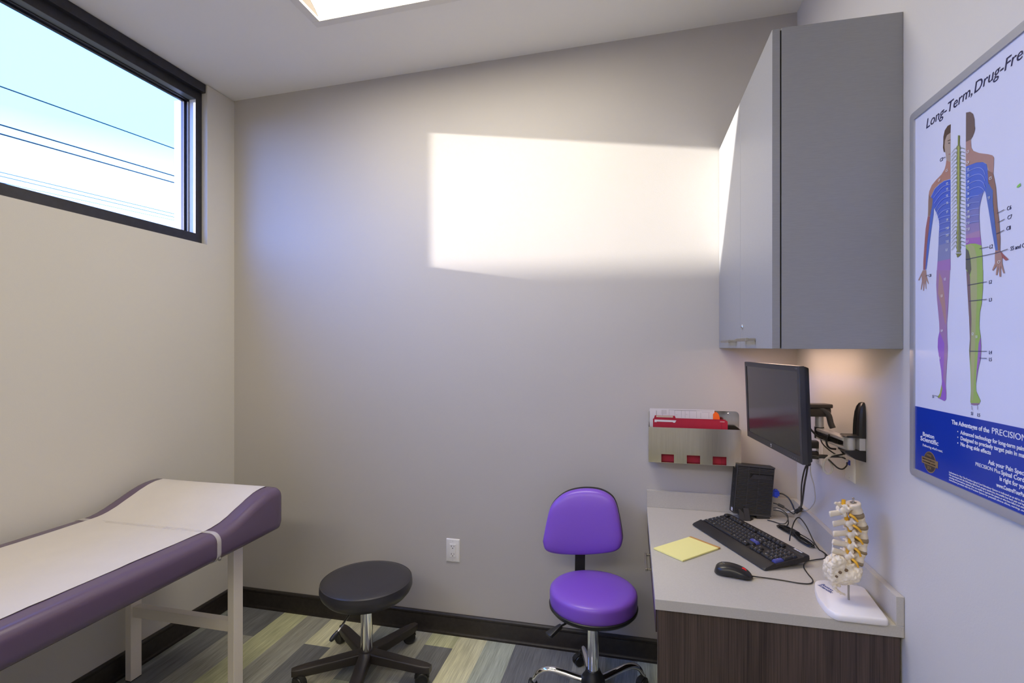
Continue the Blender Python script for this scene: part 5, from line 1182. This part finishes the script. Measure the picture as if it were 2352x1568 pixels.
# ================================================================== KEYBOARD
def build_keyboard():
    L, D = .4400, .1790
    pitch = radians(6.2)
    M = pose((.2400, 2.2240, ZT + .0045), -1.14366, pitch, 0)
    root = empty('keyboard', M=M)
    tag(root, 'black full-size keyboard with two blue enter keys on the worktop', 'keyboard')
    bm = bmesh.new()
    # profile across the depth: palm rest, key well, rear shelf
    pr = [(0, .0000), (.004, -.0035), (D - .004, -.0035), (D, .002), (D, .0135), (D - .006, .0160), (D - .020, .0160), (D - .024, .0130), (.047, .0085), (.0445, .0125), (.040, .0130), (.006, .0045)]
    cr = .008
    rings = []
    for x, s in ((0, .965), (.004, .992), (.010, 1.0), (L - .010, 1.0), (L - .004, .992), (L, .965)):
        rings.append([Vector((x, D / 2 + (p[0] - D / 2) * s, p[1] * (1 if 0 < s else 1))) for p in pr])
    ring_skin(bm, rings)
    bd = obj('body', bm, mat('keyboard_black', (.015, .014, .016), .45), root, smooth=25)
    # rear feet
    for xx in (.035, L - .065):
        bm = BX(((xx, D - .018, -.0165), (xx + .030, D - .010, -.0036))); obj('foot', bm, black_mt, root, smooth=0)
    Ms = Matrix.Translation((L - .062, D - .0125, .0162))
    bm = bmesh.new(); text_bm(bm, 'lenovo', .0125, Ms, bold=.0003, sx=1.1); obj('logo_lettering', bm, white_ink, bd, smooth=0)
    U = .01905
    kx0 = .0115; ky0 = .0500
    keys = []   # x, row, w, kind
    slope = (.0130 - .0085) / (D - .024 - .047)
    def row(r, x, ws, kind='k'):
        for w in ws:
            if w > 0: keys.append((x, r, w, kind))
            x += abs(w)
        return x
    row(0, 0, [1.5, -.0 + 1, 1.25, 5.75, 1.25, 1, 1, 1.5])
    row(1, 0, [2.25] + [1] * 10 + [2.75])
    row(2, 0, [1.75] + [1] * 11); keys.append((12.75, 2, 2.25, 'enter'))
    row(3, 0, [1.5] + [1] * 12 + [1.5])
    row(4, 0, [1] * 13 + [2])
    row(5, 0, [1, -1, 1, 1, 1, 1, -.5, 1, 1, 1, 1, -.5, 1, 1, 1, 1])
    row(0, 15.25, [1, 1, 1]); keys.append((16.25, 1, 1, 'k')); row(3, 15.25, [1, 1, 1]); row(4, 15.25, [1, 1, 1]); row(5, 15.25, [1, 1, 1])
    row(0, 18.5, [2, 1]); row(1, 18.5, [1, 1, 1]); row(2, 18.5, [1, 1, 1]); row(3, 18.5, [1, 1, 1]); row(4, 18.5, [1, 1, 1, 1])
    keys.append((21.5, 2, 1, 'tall')); keys.append((21.5, 0, 1, 'tallblue'))
    km = mat('key_black', (.016, .016, .018), .42); kb = mat('key_blue', (.045, .055, .26), .42)
    MK = Matrix.Identity(4)
    leg = 'QWERTYUIOPASDFGHJKLZXCVBNM1234567890'
    def key_bm(bm, x, r, w, h=1.0):
        X = kx0 + x * U * .985; Y = ky0 + r * U * .92 + (.004 if r == 5 else 0)
        wd = w * U * .985 - .0008; dp = h * U * .92 - .0008
        z = .0085 + (Y - .047) * slope + (.0035 if r == 5 else .0)
        rings = []
        for t, i in ((0, .0), (.0022, .0), (.0078, .0024), (.0084, .0031)):
            rings.append([Vector((X + wd / 2 + px, Y + dp / 2 + py + i * .25, z + t)) for px, py in rrect(wd - 2 * i, dp - 2 * i, .0012, 2)])
        ring_skin(bm, rings)
        return X + wd / 2, Y + dp / 2, z + .0085
    cnt = 0
    rest = bmesh.new(); legends = bmesh.new()
    keys.sort(key=lambda k: (-k[0]))
    rnd = random.Random(2)
    for i, (x, r, w, kind) in enumerate(keys):
        h = 2 if kind.startswith('tall') else 1
        m = kb if kind in ('enter', 'tallblue') else km
        if cnt < 99 or m is kb:
            bm = bmesh.new(); c = key_bm(bm, x, r, w, h); k = obj('key', bm, m, root, smooth=35); cnt += 1
            if m is kb: k['label'] = 'blue enter key'
        else:
            c = key_bm(rest, x, r, w, h)
        if w < 2.3: box(legends, (c[0] - .0055, c[1] + .0008, c[2]), (c[0] - .0055 + (.0022 if w <= 1 else .0060), c[1] + .0042, c[2] + .0001))
    if len(rest.verts):
        o = obj('keys', rest, km, root, smooth=35); o['kind'] = 'stuff'
    else: rest.free()
    o = obj('key_legends', legends, mat('legend_white', (.42, .43, .46), .5), root, smooth=0)
build_keyboard()

# ================================================================== MOUSE
def build_mouse():
    # front of the mouse (cord) points to the right, slightly towards the viewer
    a = Vector((.3745, 1.7560)); b = Vector((.2625, 1.7800))
    d = (a - b).normalized(); ang = math.atan2(d.y, d.x)
    M = Matrix.Translation((.3185, 1.7680, ZT + .0004)) @ Matrix.Rotation(ang, 4, 'Z')
    root = empty('mouse', M=M)
    tag(root, 'black corded mouse with red mark in front of the keyboard', 'mouse')
    Lh, Wd, Ht = .0575, .031, .0365
    bm = bmesh.new(); rings = []
    nx = 22
    for i in range(nx + 1):
        t = -1 + 2 * i / nx
        x = t * Lh
        w = Wd * (max(0, 1 - abs(t) ** 3.2)) ** .5 * (1 - .08 * cos(t * 3)) + .0015
        hz = Ht * (1 - ((t + .22) / 1.24) ** 2 * .72) * (max(0, 1 - abs(t) ** 9)) ** .35
        hz = max(hz, .006)
        ring = []
        for k in range(20):
            q = 2 * pi * k / 20
            cy_, sy_ = cos(q), sin(q)
            y = w * (abs(cy_) ** .75) * (1 if cy_ > 0 else -1)
            z = hz * .42 + (hz * .58 * sy_ ** .9 if sy_ > 0 else hz * .42 * -(abs(sy_) ** .55))
            ring.append(Vector((x, y, z)))
        rings.append(ring)
    ring_skin(bm, rings); obj('shell', bm, mat('mouse_black', (.014, .014, .016), .33), root, smooth=60)
    bm = bmesh.new()
    pts = []
    for i in range(13):
        t = -.55 + 1.4 * i / 12
        pts.append(Vector((t * Lh, -(Wd * (max(0, 1 - abs(t) ** 3.2)) ** .5 * (1 - .08 * cos(t * 3))) * .99 - .0008, .0175 - .008 * t + .003 * sin(t * 3))))
    tube(bm, pts, .0007, 6, 3); obj('side_seam', bm, dark_slot, root)
    bm = bmesh.new(); lathe(bm, [(.0085, -.0035), (.0092, -.002), (.0092, .002), (.0085, .0035)], 24, Matrix.Translation((.030, 0, .0210)) @ Matrix.Rotation(radians(90), 4, 'X'))
    wh = obj('scroll_wheel', bm, red_pl, root)
    bm = bmesh.new(); text_bm(bm, 'lenovo', .008, Matrix.Translation((-.038, .010, .0335)) @ Matrix.Rotation(radians(-14), 4, 'Y') @ Matrix.Rotation(radians(-60), 4, 'Z')); obj('lettering', bm, mat('mark_grey', (.22, .22, .22), .5), root, smooth=0)
    # cord
    bm = bmesh.new(); inv = M.inverted(); z = ZT + .0026
    P = [(.3720, 1.7570, z + .006), (.3880, 1.7640, z + .002), (.4300, 1.7660, z), (.4700, 1.7600, z), (.5080, 1.7520, z), (.5400, 1.7570, z), (.5560, 1.7850, z), (.5560, 1.8350, z), (.5600, 1.8850, z), (.5800, 1.9280, z + .001), (.6180, 1.9560, z + .001), (.655, 1.982, z), (.672, 2.03, z)]
    tube(bm, [inv @ Vector(p) for p in P], .0018, 8, 8); obj('cord', bm, cable_blk, root)
build_mouse()

# ================================================================== LEGAL PAD
def build_pad():
    p0, p1, p2 = Vector((.0823, 1.9346, 0)), Vector((.1685, 1.8379, 0)), Vector((.3142, 1.9896, 0))
    # p0-p1 is the short lower-left edge, p1-p2 the long edge nearest the viewer
    u = (p2 - p1).normalized(); L_ = (p2 - p1).length; v = Vector((-u.y, u.x, 0)); W_ = (p1 - p0).length
    M = Matrix(((u.x, v.x, 0, p1.x), (u.y, v.y, 0, p1.y), (0, 0, 1, ZT + .0004), (0, 0, 0, 1)))
    root = empty('legal_pad', M=M); tag(root, 'small yellow ruled notepad with brown top binding', 'notepad')
    bm = bmesh.new(); box(bm, (0, 0, .0009), (L_ - .012, W_, .0055)); obj('pages', bm, yellow_paper, root, smooth=0)
    bm = bmesh.new(); box(bm, (L_ - .0119, -.0003, .0004), (L_, W_ + .0003, .0061)); obj('binding', bm, gum_brown, root, smooth=0, bevel=.0008)
    bm = bmesh.new(); box(bm, (0, 0, 0), (L_ - .012, W_, .0008)); obj('backing_board', bm, mat('board_grey', (.25, .23, .18), .8), root, smooth=0)
    bm = bmesh.new()
    for i in range(23): box(bm, (.006 + i * .0078, .001, .00552), (.0064 + i * .0078, W_ - .001, .0056))
    obj('ruled_lines', bm, mat('ruled_line', (.72, .72, .34), .8), root, smooth=0)
build_pad()

# ================================================================== SPINE MODEL
def build_spine():
    M = Matrix.Translation((.601, 1.6334, ZT + .0004)) @ Matrix.Rotation(YAW, 4, 'Z')
    root = empty('spine_model', M=M)
    tag(root, 'anatomical lower spine model with yellow nerves on a white base', 'anatomical model')
    inv = M.inverted()
    # base plate
    W = [(.5350, 1.5420), (.5245, 1.5680), (.5225, 1.6250), (.5320, 1.6870), (.5440, 1.7280), (.5580, 1.7480), (.5818, 1.7574), (.6746, 1.7351), (.6800, 1.7270), (.6620, 1.5430), (.6550, 1.5370), (.5420, 1.5380)]
    out = [(p.x, p.y) for p in smooth_path([(x, y, 0) for x, y in W[:7]], 5)] + W[7:]
    loc = [inv @ Vector((x, y, ZT + .0004)) for x, y in out]
    cxx = sum(p.x for p in loc) / len(loc); cyy = sum(p.y for p in loc) / len(loc)
    bm = bmesh.new()
    rings = []
    for s, z in ((.985, 0), (1.0, .002), (1.0, .0135), (.985, .0172), (.965, .0186)):
        rings.append([Vector((cxx + (p.x - cxx) * s, cyy + (p.y - cyy) * s, z)) for p in loc])
    ring_skin(bm, rings)
    bs = obj('base_plate', bm, model_white, root, smooth=50)
    bm = bmesh.new()
    Rt = Matrix.Rotation(radians(-68) - YAW, 4, 'Z')
    p1 = inv @ Vector((.5575, 1.7200, ZT)); p2 = inv @ Vector((.5490, 1.7160, ZT))
    text_bm(bm, 'Boston', .0150, Matrix.Translation((p1.x, p1.y, .0188)) @ Rt, bold=.0003)
    text_bm(bm, 'Scientific', .0150, Matrix.Translation((p2.x - .003, p2.y - .002, .0188)) @ Rt, bold=.0003)
    obj('base_lettering', bm, blue_ink, bs, smooth=0)
    bm = bmesh.new(); rod(bm, (0, 0, .0187), (0, 0, .100), .0026, 16); obj('support_rod', bm, nickel, root)

    def bone_obj(name, bm, m=bone, vox=.0016):
        o = obj(name, bm, m, root, smooth=0)
        md = o.modifiers.new('fuse', 'REMESH'); md.mode = 'VOXEL'; md.voxel_size = vox; md.use_smooth_shade = True
        sm = o.modifiers.new('relax', 'SMOOTH'); sm.iterations = 3; sm.factor = .5
        return o
    def body(bm, c_top, c_bot, rx, ry):
        c_top, c_bot = Vector(c_top), Vector(c_bot)
        d = (c_top - c_bot); h = d.length; d.normalize()
        Mx = zmat(c_bot, d)
        # keep x in the picture plane
        z = d; y = Vector((0, 1, 0)); x = y.cross(z).normalized(); y = z.cross(x)
        rings = []
        for t, s in ((0, .93), (.08, 1.0), (.20, .97), (.5, .88), (.80, .97), (.92, 1.0), (1, .93)):
            c = c_bot + d * h * t
            rings.append([c + x * rx * s * cos(a) + y * ry * s * sin(a) for a in [2 * pi * i / 24 for i in range(24)]])
        ring_skin(bm, rings)
    # corners (left-top, right-top, left-bottom, right-bottom) in the picture plane
    V = [((-.0050, .2925), (.0315, .2985), (.0020, .2655), (.0396, .2690)),
         ((.0130, .2535), (.0403, .2590), (.0165, .2300), (.0510, .2350)),
         ((.0190, .2215), (.0505, .2260), (.0225, .1960), (.0518, .1970)),
         ((.0200, .1855), (.0518, .1870), (.0180, .1640), (.0485, .1585)),
         ((.0130, .1575), (.0472, .1530), (.0095, .1350), (.0375, .1250))]
    SP = [((-.0396, .2945), (-.0244, .2915)), ((-.0530, .2630), (-.0231, .2690)), ((-.0434, .2350), (-.0168, .2400)), ((-.0422, .2070), (-.0092, .2090)), ((-.0442, .1840), (-.0066, .1760)), ((-.0455, .1600), (-.0142, .1500))]
    for i, (a, b, c, d) in enumerate(V):
        a, b, c, d = [Vector((p[0], 0, p[1])) for p in (a, b, c, d)]
        bm = bmesh.new()
        body(bm, (a + b) / 2 + Vector((0, .002, 0)), (c + d) / 2 + Vector((0, .002, 0)), ((b - a).length + (d - c).length) / 4, .0225)
        # arch behind the body: pedicles, facets, transverse and spinous processes
        post = (a + c) / 2
        lam = post + Vector((-.020, 0, -.002))
        for s in (-1, 1):
            tube(bm, [post + Vector((.004, s * .010, .004)), post + Vector((-.008, s * .013, .003)), lam + Vector((.004, s * .010, .001)), lam + Vector((-.004, 0, -.003))], .0050, 10, 4)
            ellipsoid(bm, lam + Vector((.006, s * .0135, .011)), (.0050, .0055, .0080), None, 12, 8)
            ellipsoid(bm, lam + Vector((.003, s * .0120, -.012)), (.0055, .0050, .0075), None, 12, 8)
            ellipsoid(bm, post + Vector((-.010, s * .0115, .001)), (.0095, .0062, .0085), None, 14, 10)
            ellipsoid(bm, lam + Vector((-.001, s * .0095, -.001)), (.0085, .0065, .0100), None, 14, 10)
            tube(bm, [post + Vector((-.008, s * .012, .004)), post + Vector((-.013, s * .022, .007)), post + Vector((-.016, s * .030, .006))], lambda t: .0042 - .001 * t, 8, 4)
        tip, root_ = SP[i + 1] if i else SP[1]
        tip = Vector((tip[0], 0, tip[1])); rt = Vector((root_[0], 0, root_[1]))
        tube(bm, [lam + Vector((0, 0, -.002)), rt + Vector((.002, 0, 0)), rt.lerp(tip, .55), tip, tip + (tip - rt).normalized() * .002], lambda t: ((.0036 + .0012 * sin(t * 3)) * (1.02 - t ** 8) ** .5, (.0070 + .0024 * t) * (1.02 - t ** 8) ** .5), 12, 8, up=(0, 1, 0))
        bone_obj('vertebra', bm)
        # nerve root leaving between this vertebra and the next
    # small upper process at the cut top
    bm = bmesh.new()
    tube(bm, [(-.0400, 0, .2945), (-.0310, 0, .2930), (-.0230, 0, .2880), (-.0150, 0, .2830)], lambda t: (.0035, .0055), 10, 5)
    for s in (-1, 1): ellipsoid(bm, (-.0190, s * .011, .2885), (.0055, .005, .0065), None, 12, 8)
    bone_obj('facet_process', bm)
    DS = [((.0040, .2640), (.0400, .2690), (.0090, .2525), (.0408, .2590)), ((.0160, .2310), (.0520, .2350), (.0190, .2205), (.0508, .2255)), ((.0225, .1965), (.0525, .1970), (.0205, .1850), (.0522, .1868)),
          ((.0180, .1645), (.0490, .1585), (.0140, .1570), (.0478, .1525)), ((.0090, .1355), (.0378, .1250), (.0060, .1280), (.0350, .1165))]
    for a, b, c, d in DS:
        a, b, c, d = [Vector((p[0], 0, p[1])) for p in (a, b, c, d)]
        bm = bmesh.new()
        t0, t1 = (a + b) / 2 + Vector((0, .002, 0)), (c + d) / 2 + Vector((0, .002, 0))
        dz = (t0 - t1); h = dz.length; dz.normalize(); x = Vector((0, 1, 0)).cross(dz).normalized()
        rx = ((b - a).length + (d - c).length) / 4
        rings = []
        for t, s in ((-.06, .90), (.12, 1.0), (.5, 1.03), (.88, 1.0), (1.06, .90)):
            cc = t1 + dz * h * t
            rings.append([cc + x * rx * s * cos(q) + Vector((0, 1, 0)) * .0228 * s * sin(q) for q in [2 * pi * i / 28 for i in range(28)]])
        ring_skin(bm, rings); obj('disc', bm, disc_mat, root, smooth=60)
    NR = [((-.0104, .2690), (.0099, .2496)), ((-.0003, .2382), (.0188, .2204)), ((.0073, .2065), (.0238, .1861)), ((.0066, .1735), (.0175, .1519)), ((-.0015, .1430), (.0111, .1214))]
    for a, b in NR:
        for s in (-1, 1):
            bm = bmesh.new()
            A = Vector((a[0], s * .0155, a[1] + .001)); B = Vector((b[0], s * .0265, b[1]))
            Mid = A.lerp(B, .45) + Vector((0, s * .006, .001))
            tube(bm, [A.lerp(B, .12), Mid, B.lerp(A, .06)], lambda t: .0040 - .0013 * t, 12, 6)
            obj('nerve', bm, nerve_yel, root)
    bm = bmesh.new(); tube(bm, [(-.0142, 0, .3042), (-.0138, 0, .2870), (-.0060, 0, .2500), (.0040, 0, .2150), (.0030, 0, .1750), (-.0060, 0, .1400)], .0052, 14, 6); obj('spinal_cord', bm, nerve_yel, root)
    bm = bmesh.new(); lathe(bm, [(.0085, .2962), (.0085, .2975), (.0030, .2980), (.0030, .3030), (.0022, .3040), (.0022, .3060), (.0034, .3068), (.0034, .3095), (.0015, .3105)], 20, Matrix.Translation((.0135, 0, 0)))
    obj('top_pin', bm, mat('pin_steel', (.45, .43, .42), .3, .8), root)
    # sacrum and tail bone
    bm = bmesh.new()
    sec = [((.0240, .0830), (.010, .020), .010), ((.0150, .1000), (.016, .030), .012), ((.0060, .1150), (.017, .034), .014)]
    rings = []
    for c, w, yy in (((.0205, .1190), .0160, .0230), ((.0120, .1080), .0200, .0330), ((.0020, .0960), .0240, .0370), ((-.0150, .0900), .0260, .0330), ((-.0330, .0840), .0225, .0260), ((-.0440, .0760), .0160, .0180), ((-.0440, .0660), .0100, .0120), ((-.0380, .0570), .0065, .0085)):
        rings.append((c, w, yy))
    rr = []
    for i, (c, w, yy) in enumerate(rings):
        nx = rings[min(i + 1, len(rings) - 1)][0]; pv = rings[max(i - 1, 0)][0]
        d = Vector((nx[0] - pv[0], 0, nx[1] - pv[1])).normalized(); n_ = Vector((-d.z, 0, d.x))
        rr.append([Vector((c[0], 0, c[1])) + n_ * (w * cos(a)) + Vector((0, 1, 0)) * (yy * sin(a)) for a in [2 * pi * k / 20 for k in range(20)]])
    ring_skin(bm, rr)
    side = [(.0086, .1300), (.0160, .1060), (.0262, .0870), (.0225, .0780), (.0060, .0750), (-.0240, .0780), (-.0430, .0800), (-.0570, .0740), (-.0645, .0900), (-.0640, .1190), (-.0530, .1370), (-.0300, .1490), (-.0170, .1390), (-.0080, .1290)]
    sp_ = smooth_path([(p[0], 0, p[1]) for p in side] + [(side[0][0], 0, side[0][1])], 4)[:-1]
    cx_, cz_ = -.022, .105
    for s in (-1, 1):
        rr = []
        for sc_, yy in ((.70, .000), (.96, .002), (1.0, .0100), (.98, .0155), (.90, .0195), (.66, .0220), (.25, .0230)):
            rr.append([Vector((cx_ + (p.x - cx_) * sc_, s * yy, cz_ + (p.z - cz_) * sc_)) for p in sp_])
        ring_skin(bm, rr)
    for s in (-1, 1):
        tube(bm, [(-.0300, s * .006, .0760), (-.0320, s * .008, .0640), (-.0300, s * .009, .0590)], .0036, 8, 4)
    tube(bm, [(-.0440, 0, .0700), (-.0440, 0, .0600), (-.0370, 0, .0480), (-.0250, 0, .0385), (-.0150, 0, .0345), (-.0090, 0, .0325)], lambda t: (.0052 - .003 * t, .0070 - .0035 * t), 10, 6)
    sc = bone_obj('sacrum', bm, vox=.0017)
    tx = bpy.data.textures.new('sacrum_relief', 'CLOUDS'); tx.noise_scale = .009
    dm = sc.modifiers.new('relief', 'DISPLACE'); dm.texture = tx; dm.strength = .0075; dm.mid_level = .5
    bm = bmesh.new()
    for p, r, yy in (((-.0219, .1130), .0052, -.0232), ((-.0385, .1065), .0050, -.0222), ((-.0480, .0945), .0048, -.0205), ((-.0490, .0830), .0042, -.0175)):
        ellipsoid(bm, (p[0] * 1.0, yy, p[1]), (r, .0040, r * .85), None, 14, 8)
    obj('sacral_foramina', bm, mat('foramen_brown', (.16, .10, .05), .7), sc)
    bm = bmesh.new()
    tube(bm, [(-.0470, -.003, .1830), (-.0500, -.004, .1650), (-.0500, -.004, .1480), (-.0460, -.003, .1370), (-.0430, -.002, .1420)], .0006, 6, 6)
    tube(bm, [(-.0430, .002, .1830), (-.0440, .002, .1650), (-.0470, .001, .1500), (-.0500, 0, .1400)], .0006, 6, 6)
    obj('tie_wire', bm, white_pl, root)
build_spine()

# ================================================================== CABLES AND PLUGS
def cable(name, pts, r, m, label, cat='cable', k=8, group=None):
    bm = bmesh.new(); tube(bm, pts, r, 8, k)
    return tag(obj(name, bm, m), label, cat, group)
Z = ZT + .0032
# blue video plug and its lead
vr = empty('video_cable', (.60, 2.395, .835)); tag(vr, 'black video cable with blue plug at the side of the computer', 'cable')
voff = Matrix.Translation((-.60, -2.395, -.835))
bm = bmesh.new()
box(bm, (.5850, 2.388, .8210), (.5960, 2.402, .8490)); box(bm, (.5960, 2.386, .8180), (.6090, 2.404, .8240)); box(bm, (.5960, 2.386, .8460), (.6090, 2.404, .8520)); box(bm, (.5960, 2.387, .8250), (.6150, 2.403, .8450))
bm.transform(voff); obj('plug', bm, blue_pl, vr, smooth=0, bevel=.001)
bm = bmesh.new(); tube(bm, [voff @ Vector(p) for p in ((.614, 2.395, .835), (.630, 2.392, .834), (.648, 2.378, .822), (.658, 2.362, .800), (.662, 2.352, .785), (.6700, 2.340, .779), (.6760, 2.330, .790), (.6730, 2.300, .810))], .0030, 10, 8)
obj('lead', bm, cable_blk, vr)
# bundle falling from the monitor to the worktop corner
br_ = empty('cable_drop', (.594, 1.95, 1.05)); tag(br_, 'sleeved bunch of black cables hanging from the monitor to the worktop', 'cable')
boff = Matrix.Translation((-.594, -1.95, -1.05))
def BT(pts, r, nm, m):
    bm = bmesh.new(); tube(bm, [boff @ Vector(p) for p in pts], r, 8, 8); obj(nm, bm, m, br_)
BT(((.556, 1.900, 1.110), (.580, 1.925, 1.085), (.594, 1.950, 1.060)), .0085, 'sleeve', black_mt)
BT(((.592, 1.948, 1.062), (.600, 1.990, 1.020), (.620, 2.080, .955), (.652, 2.210, .860), (.6720, 2.300, .806), (.6750, 2.325, .793)), .0034, 'lead', cable_blk)
BT(((.588, 1.944, 1.062), (.592, 1.990, 1.025), (.612, 2.085, .950), (.648, 2.212, .854), (.6700, 2.302, .802), (.6730, 2.322, .790)), .0028, 'lead', cable_blk)
BT(((.6690, 2.295, .806), (.6765, 2.318, .795), (.6720, 2.332, .786), (.6640, 2.338, .776)), .0085, 'binding_strap', black_mt)
BT(((.6640, 2.338, .776), (.6560, 2.340, .768), (.640, 2.352, .778), (.622, 2.366, .787), (.606, 2.374, .793), (.588, 2.378, .797)), .0024, 'lead', cable_blk)
BT(((.626, 2.363, .786), (.606, 2.374, .7935)), .0058, 'ferrite_bead', black_pl)
bm = bmesh.new(); tube(bm, [(.600, 1.952, 1.055), (.612, 1.985, 1.020), (.640, 2.040, .960), (.664, 2.110, .890), (.6770, 2.220, .825), (.6780, 2.300, .798), (.6600, 2.345, .780), (.640, 2.362, .766), (.622, 2.372, .768), (.600, 2.378, .772)], .0022, 8, 8)
tag(obj('white_lead', bm, white_cbl), 'thin white cable hanging beside the black bunch below the monitor', 'cable')
# thin leads from the computer down to the coil
cable('usb_cable', [(.586, 2.372, .778), (.604, 2.366, .780), (.626, 2.352, .770), (.636, 2.342, .752), (.622, 2.318, Z + .006), (.602, 2.318, Z + .001), (.578, 2.345, Z), (.560, 2.358, Z)], .0019, cable_blk, 'thin black cable looping onto the worktop beside the computer')
cable('power_lead', [(.586, 2.368, .770), (.612, 2.356, .770), (.630, 2.340, .758), (.632, 2.322, Z + .010), (.622, 2.300, Z + .002), (.612, 2.285, Z + .002), (.604, 2.262, Z + .006)], .0022, cable_blk, 'black lead running from the computer into the tied coil')
# tied coil
cr_ = empty('coiled_cable', (.62, 2.20, ZT)); tag(cr_, 'tied bundle of coiled black cable lying by the right upstand', 'cable')
coff = Matrix.Translation((-.62, -2.20, -ZT))
rnd = random.Random(11)
ax0, ax1 = Vector((.588, 2.300, 0)), Vector((.652, 2.060, 0))
dd = (ax1 - ax0).normalized(); ss = Vector((-dd.y, dd.x, 0))
bm = bmesh.new()
for i in range(7):
    off_ = (rnd.random() - .5) * .010; lift = .004 + .0150 * rnd.random(); w_ = .017 + .015 * rnd.random()
    s0 = rnd.random() * .03; s1 = .245 - rnd.random() * .03
    pts = []
    for k in range(17):
        q = 2 * pi * k / 16
        t = (s0 + s1) / 2 - (s1 - s0) / 2 * cos(q)
        pinch = .20 + .80 * abs((t / .245) - .46) * 2
        pts.append(coff @ (ax0 + dd * t + ss * (off_ + w_ * sin(q) * pinch) + Vector((0, 0, ZT + .003 + lift * (.55 + .45 * sin(q + i)) * (1.2 - .5 * pinch)))))
    tube(bm, pts, .0019, 7, 4)
obj('coil', bm, cable_blk, cr_)
bm = bmesh.new()
c = ax0 + dd * .115 + Vector((0, 0, ZT + .0125))
tube(bm, [coff @ (c - dd * .018), coff @ c, coff @ (c + dd * .018)], .0128, 16, 3); obj('cable_tie', bm, black_mt, cr_)
kc_ = bmesh.new(); kinv = bpy.data.objects['keyboard'].matrix_world.inverted()
tube(kc_, [kinv @ Vector(p) for p in [(.572, 2.088, Z + .012), (.580, 2.100, .770), (.604, 2.140, .800), (.628, 2.168, .806), (.644, 2.140, .785), (.654, 2.095, .748), (.662, 2.062, Z), (.668, 2.035, Z), (.674, 1.960, Z), (.672, 1.900, Z)]], .0022, 8, 8)
obj('cord', kc_, cable_blk, bpy.data.objects['keyboard'])
# plugs and leads behind the arm
def plug(y, z, label, end):
    r = empty('power_plug', (.690, y, z)); tag(r, label, 'plug', 'black plugs behind the monitor')
    o_ = Matrix.Translation((-.690, -y, -z))
    bm = bmesh.new()
    rings = []
    for x, w, h in ((.6935, .034, .029), (.664, .034, .029), (.650, .028, .024), (.630, .014, .014), (.618, .011, .011)):
        rings.append([o_ @ Vector((x, y + a, z + b)) for a, b in rrect(w, h, min(w, h) * .25, 3)])
    ring_skin(bm, rings); obj('body', bm, black_pl, r, smooth=30)
    bm = bmesh.new(); tube(bm, [o_ @ Vector(p) for p in [(.620, y, z)] + end], .0032, 8, 8); obj('lead', bm, cable_blk, r)
plug(2.176, 1.0910, 'upper black power plug in the outlet behind the monitor', [(.61, 2.16, 1.092), (.575, 2.12, 1.10), (.540, 2.06, 1.13)])
plug(2.176, 1.0500, 'lower black power plug in the outlet behind the monitor', [(.61, 2.16, 1.050), (.575, 2.12, 1.055), (.545, 2.05, 1.10)])
cable('signal_cable', [(.520, 1.900, 1.120), (.560, 1.895, 1.104), (.600, 1.885, 1.101), (.640, 1.880, 1.103), (.672, 1.878, 1.104), (.684, 1.884, 1.096)], .0030, cable_blk, 'upper black cable running level below the wall arm')
cable('signal_cable', [(.520, 1.900, 1.094), (.565, 1.892, 1.092), (.600, 1.882, 1.098), (.628, 1.872, 1.102), (.652, 1.860, 1.112), (.668, 1.842, 1.122)], .0026, cable_blk, 'black cable rising from the monitor towards the wall bracket')
bm = bmesh.new(); tube(bm, [(.606, 1.884, 1.1015), (.616, 1.883, 1.1020), (.630, 1.882, 1.1020)], .0068, 14, 4); tag(obj('ferrite_choke', bm, black_pl), 'black ferrite lump clamped on the cables below the wall arm', 'ferrite choke')
cable('arm_cable', [(.560, 1.905, 1.215), (.585, 1.925, 1.195), (.612, 1.928, 1.165), (.636, 1.905, 1.152), (.648, 1.870, 1.150), (.654, 1.850, 1.140), (.662, 1.838, 1.125), (.668, 1.830, 1.130)], .0034, cable_blk, 'black cable following the jointed wall arm')
cable('arm_cable', [(.626, 1.935, 1.158), (.626, 1.915, 1.140), (.640, 1.895, 1.122), (.660, 1.880, 1.108), (.680, 1.872, 1.100)], .0022, cable_blk, 'thin black cable crossing down from the arm elbow')
cable('data_cable', [(.690, 1.889, 1.084), (.684, 1.876, 1.076), (.668, 1.862, 1.068), (.652, 1.856, 1.072), (.640, 1.864, 1.084), (.630, 1.872, 1.096)], .0024, cable_blk, 'thin black cable sagging to the blue data jack')
cable('ethernet_cable', [(.690, 1.884, 1.090), (.668, 1.876, 1.108), (.646, 1.872, 1.110), (.624, 1.868, 1.100), (.6125, 1.866, 1.080), (.616, 1.866, 1.058), (.628, 1.868, 1.048), (.640, 1.872, 1.058), (.641, 1.878, 1.078), (.634, 1.884, 1.092)], .0036, white_cbl, 'thick white cable looped below the wall arm')
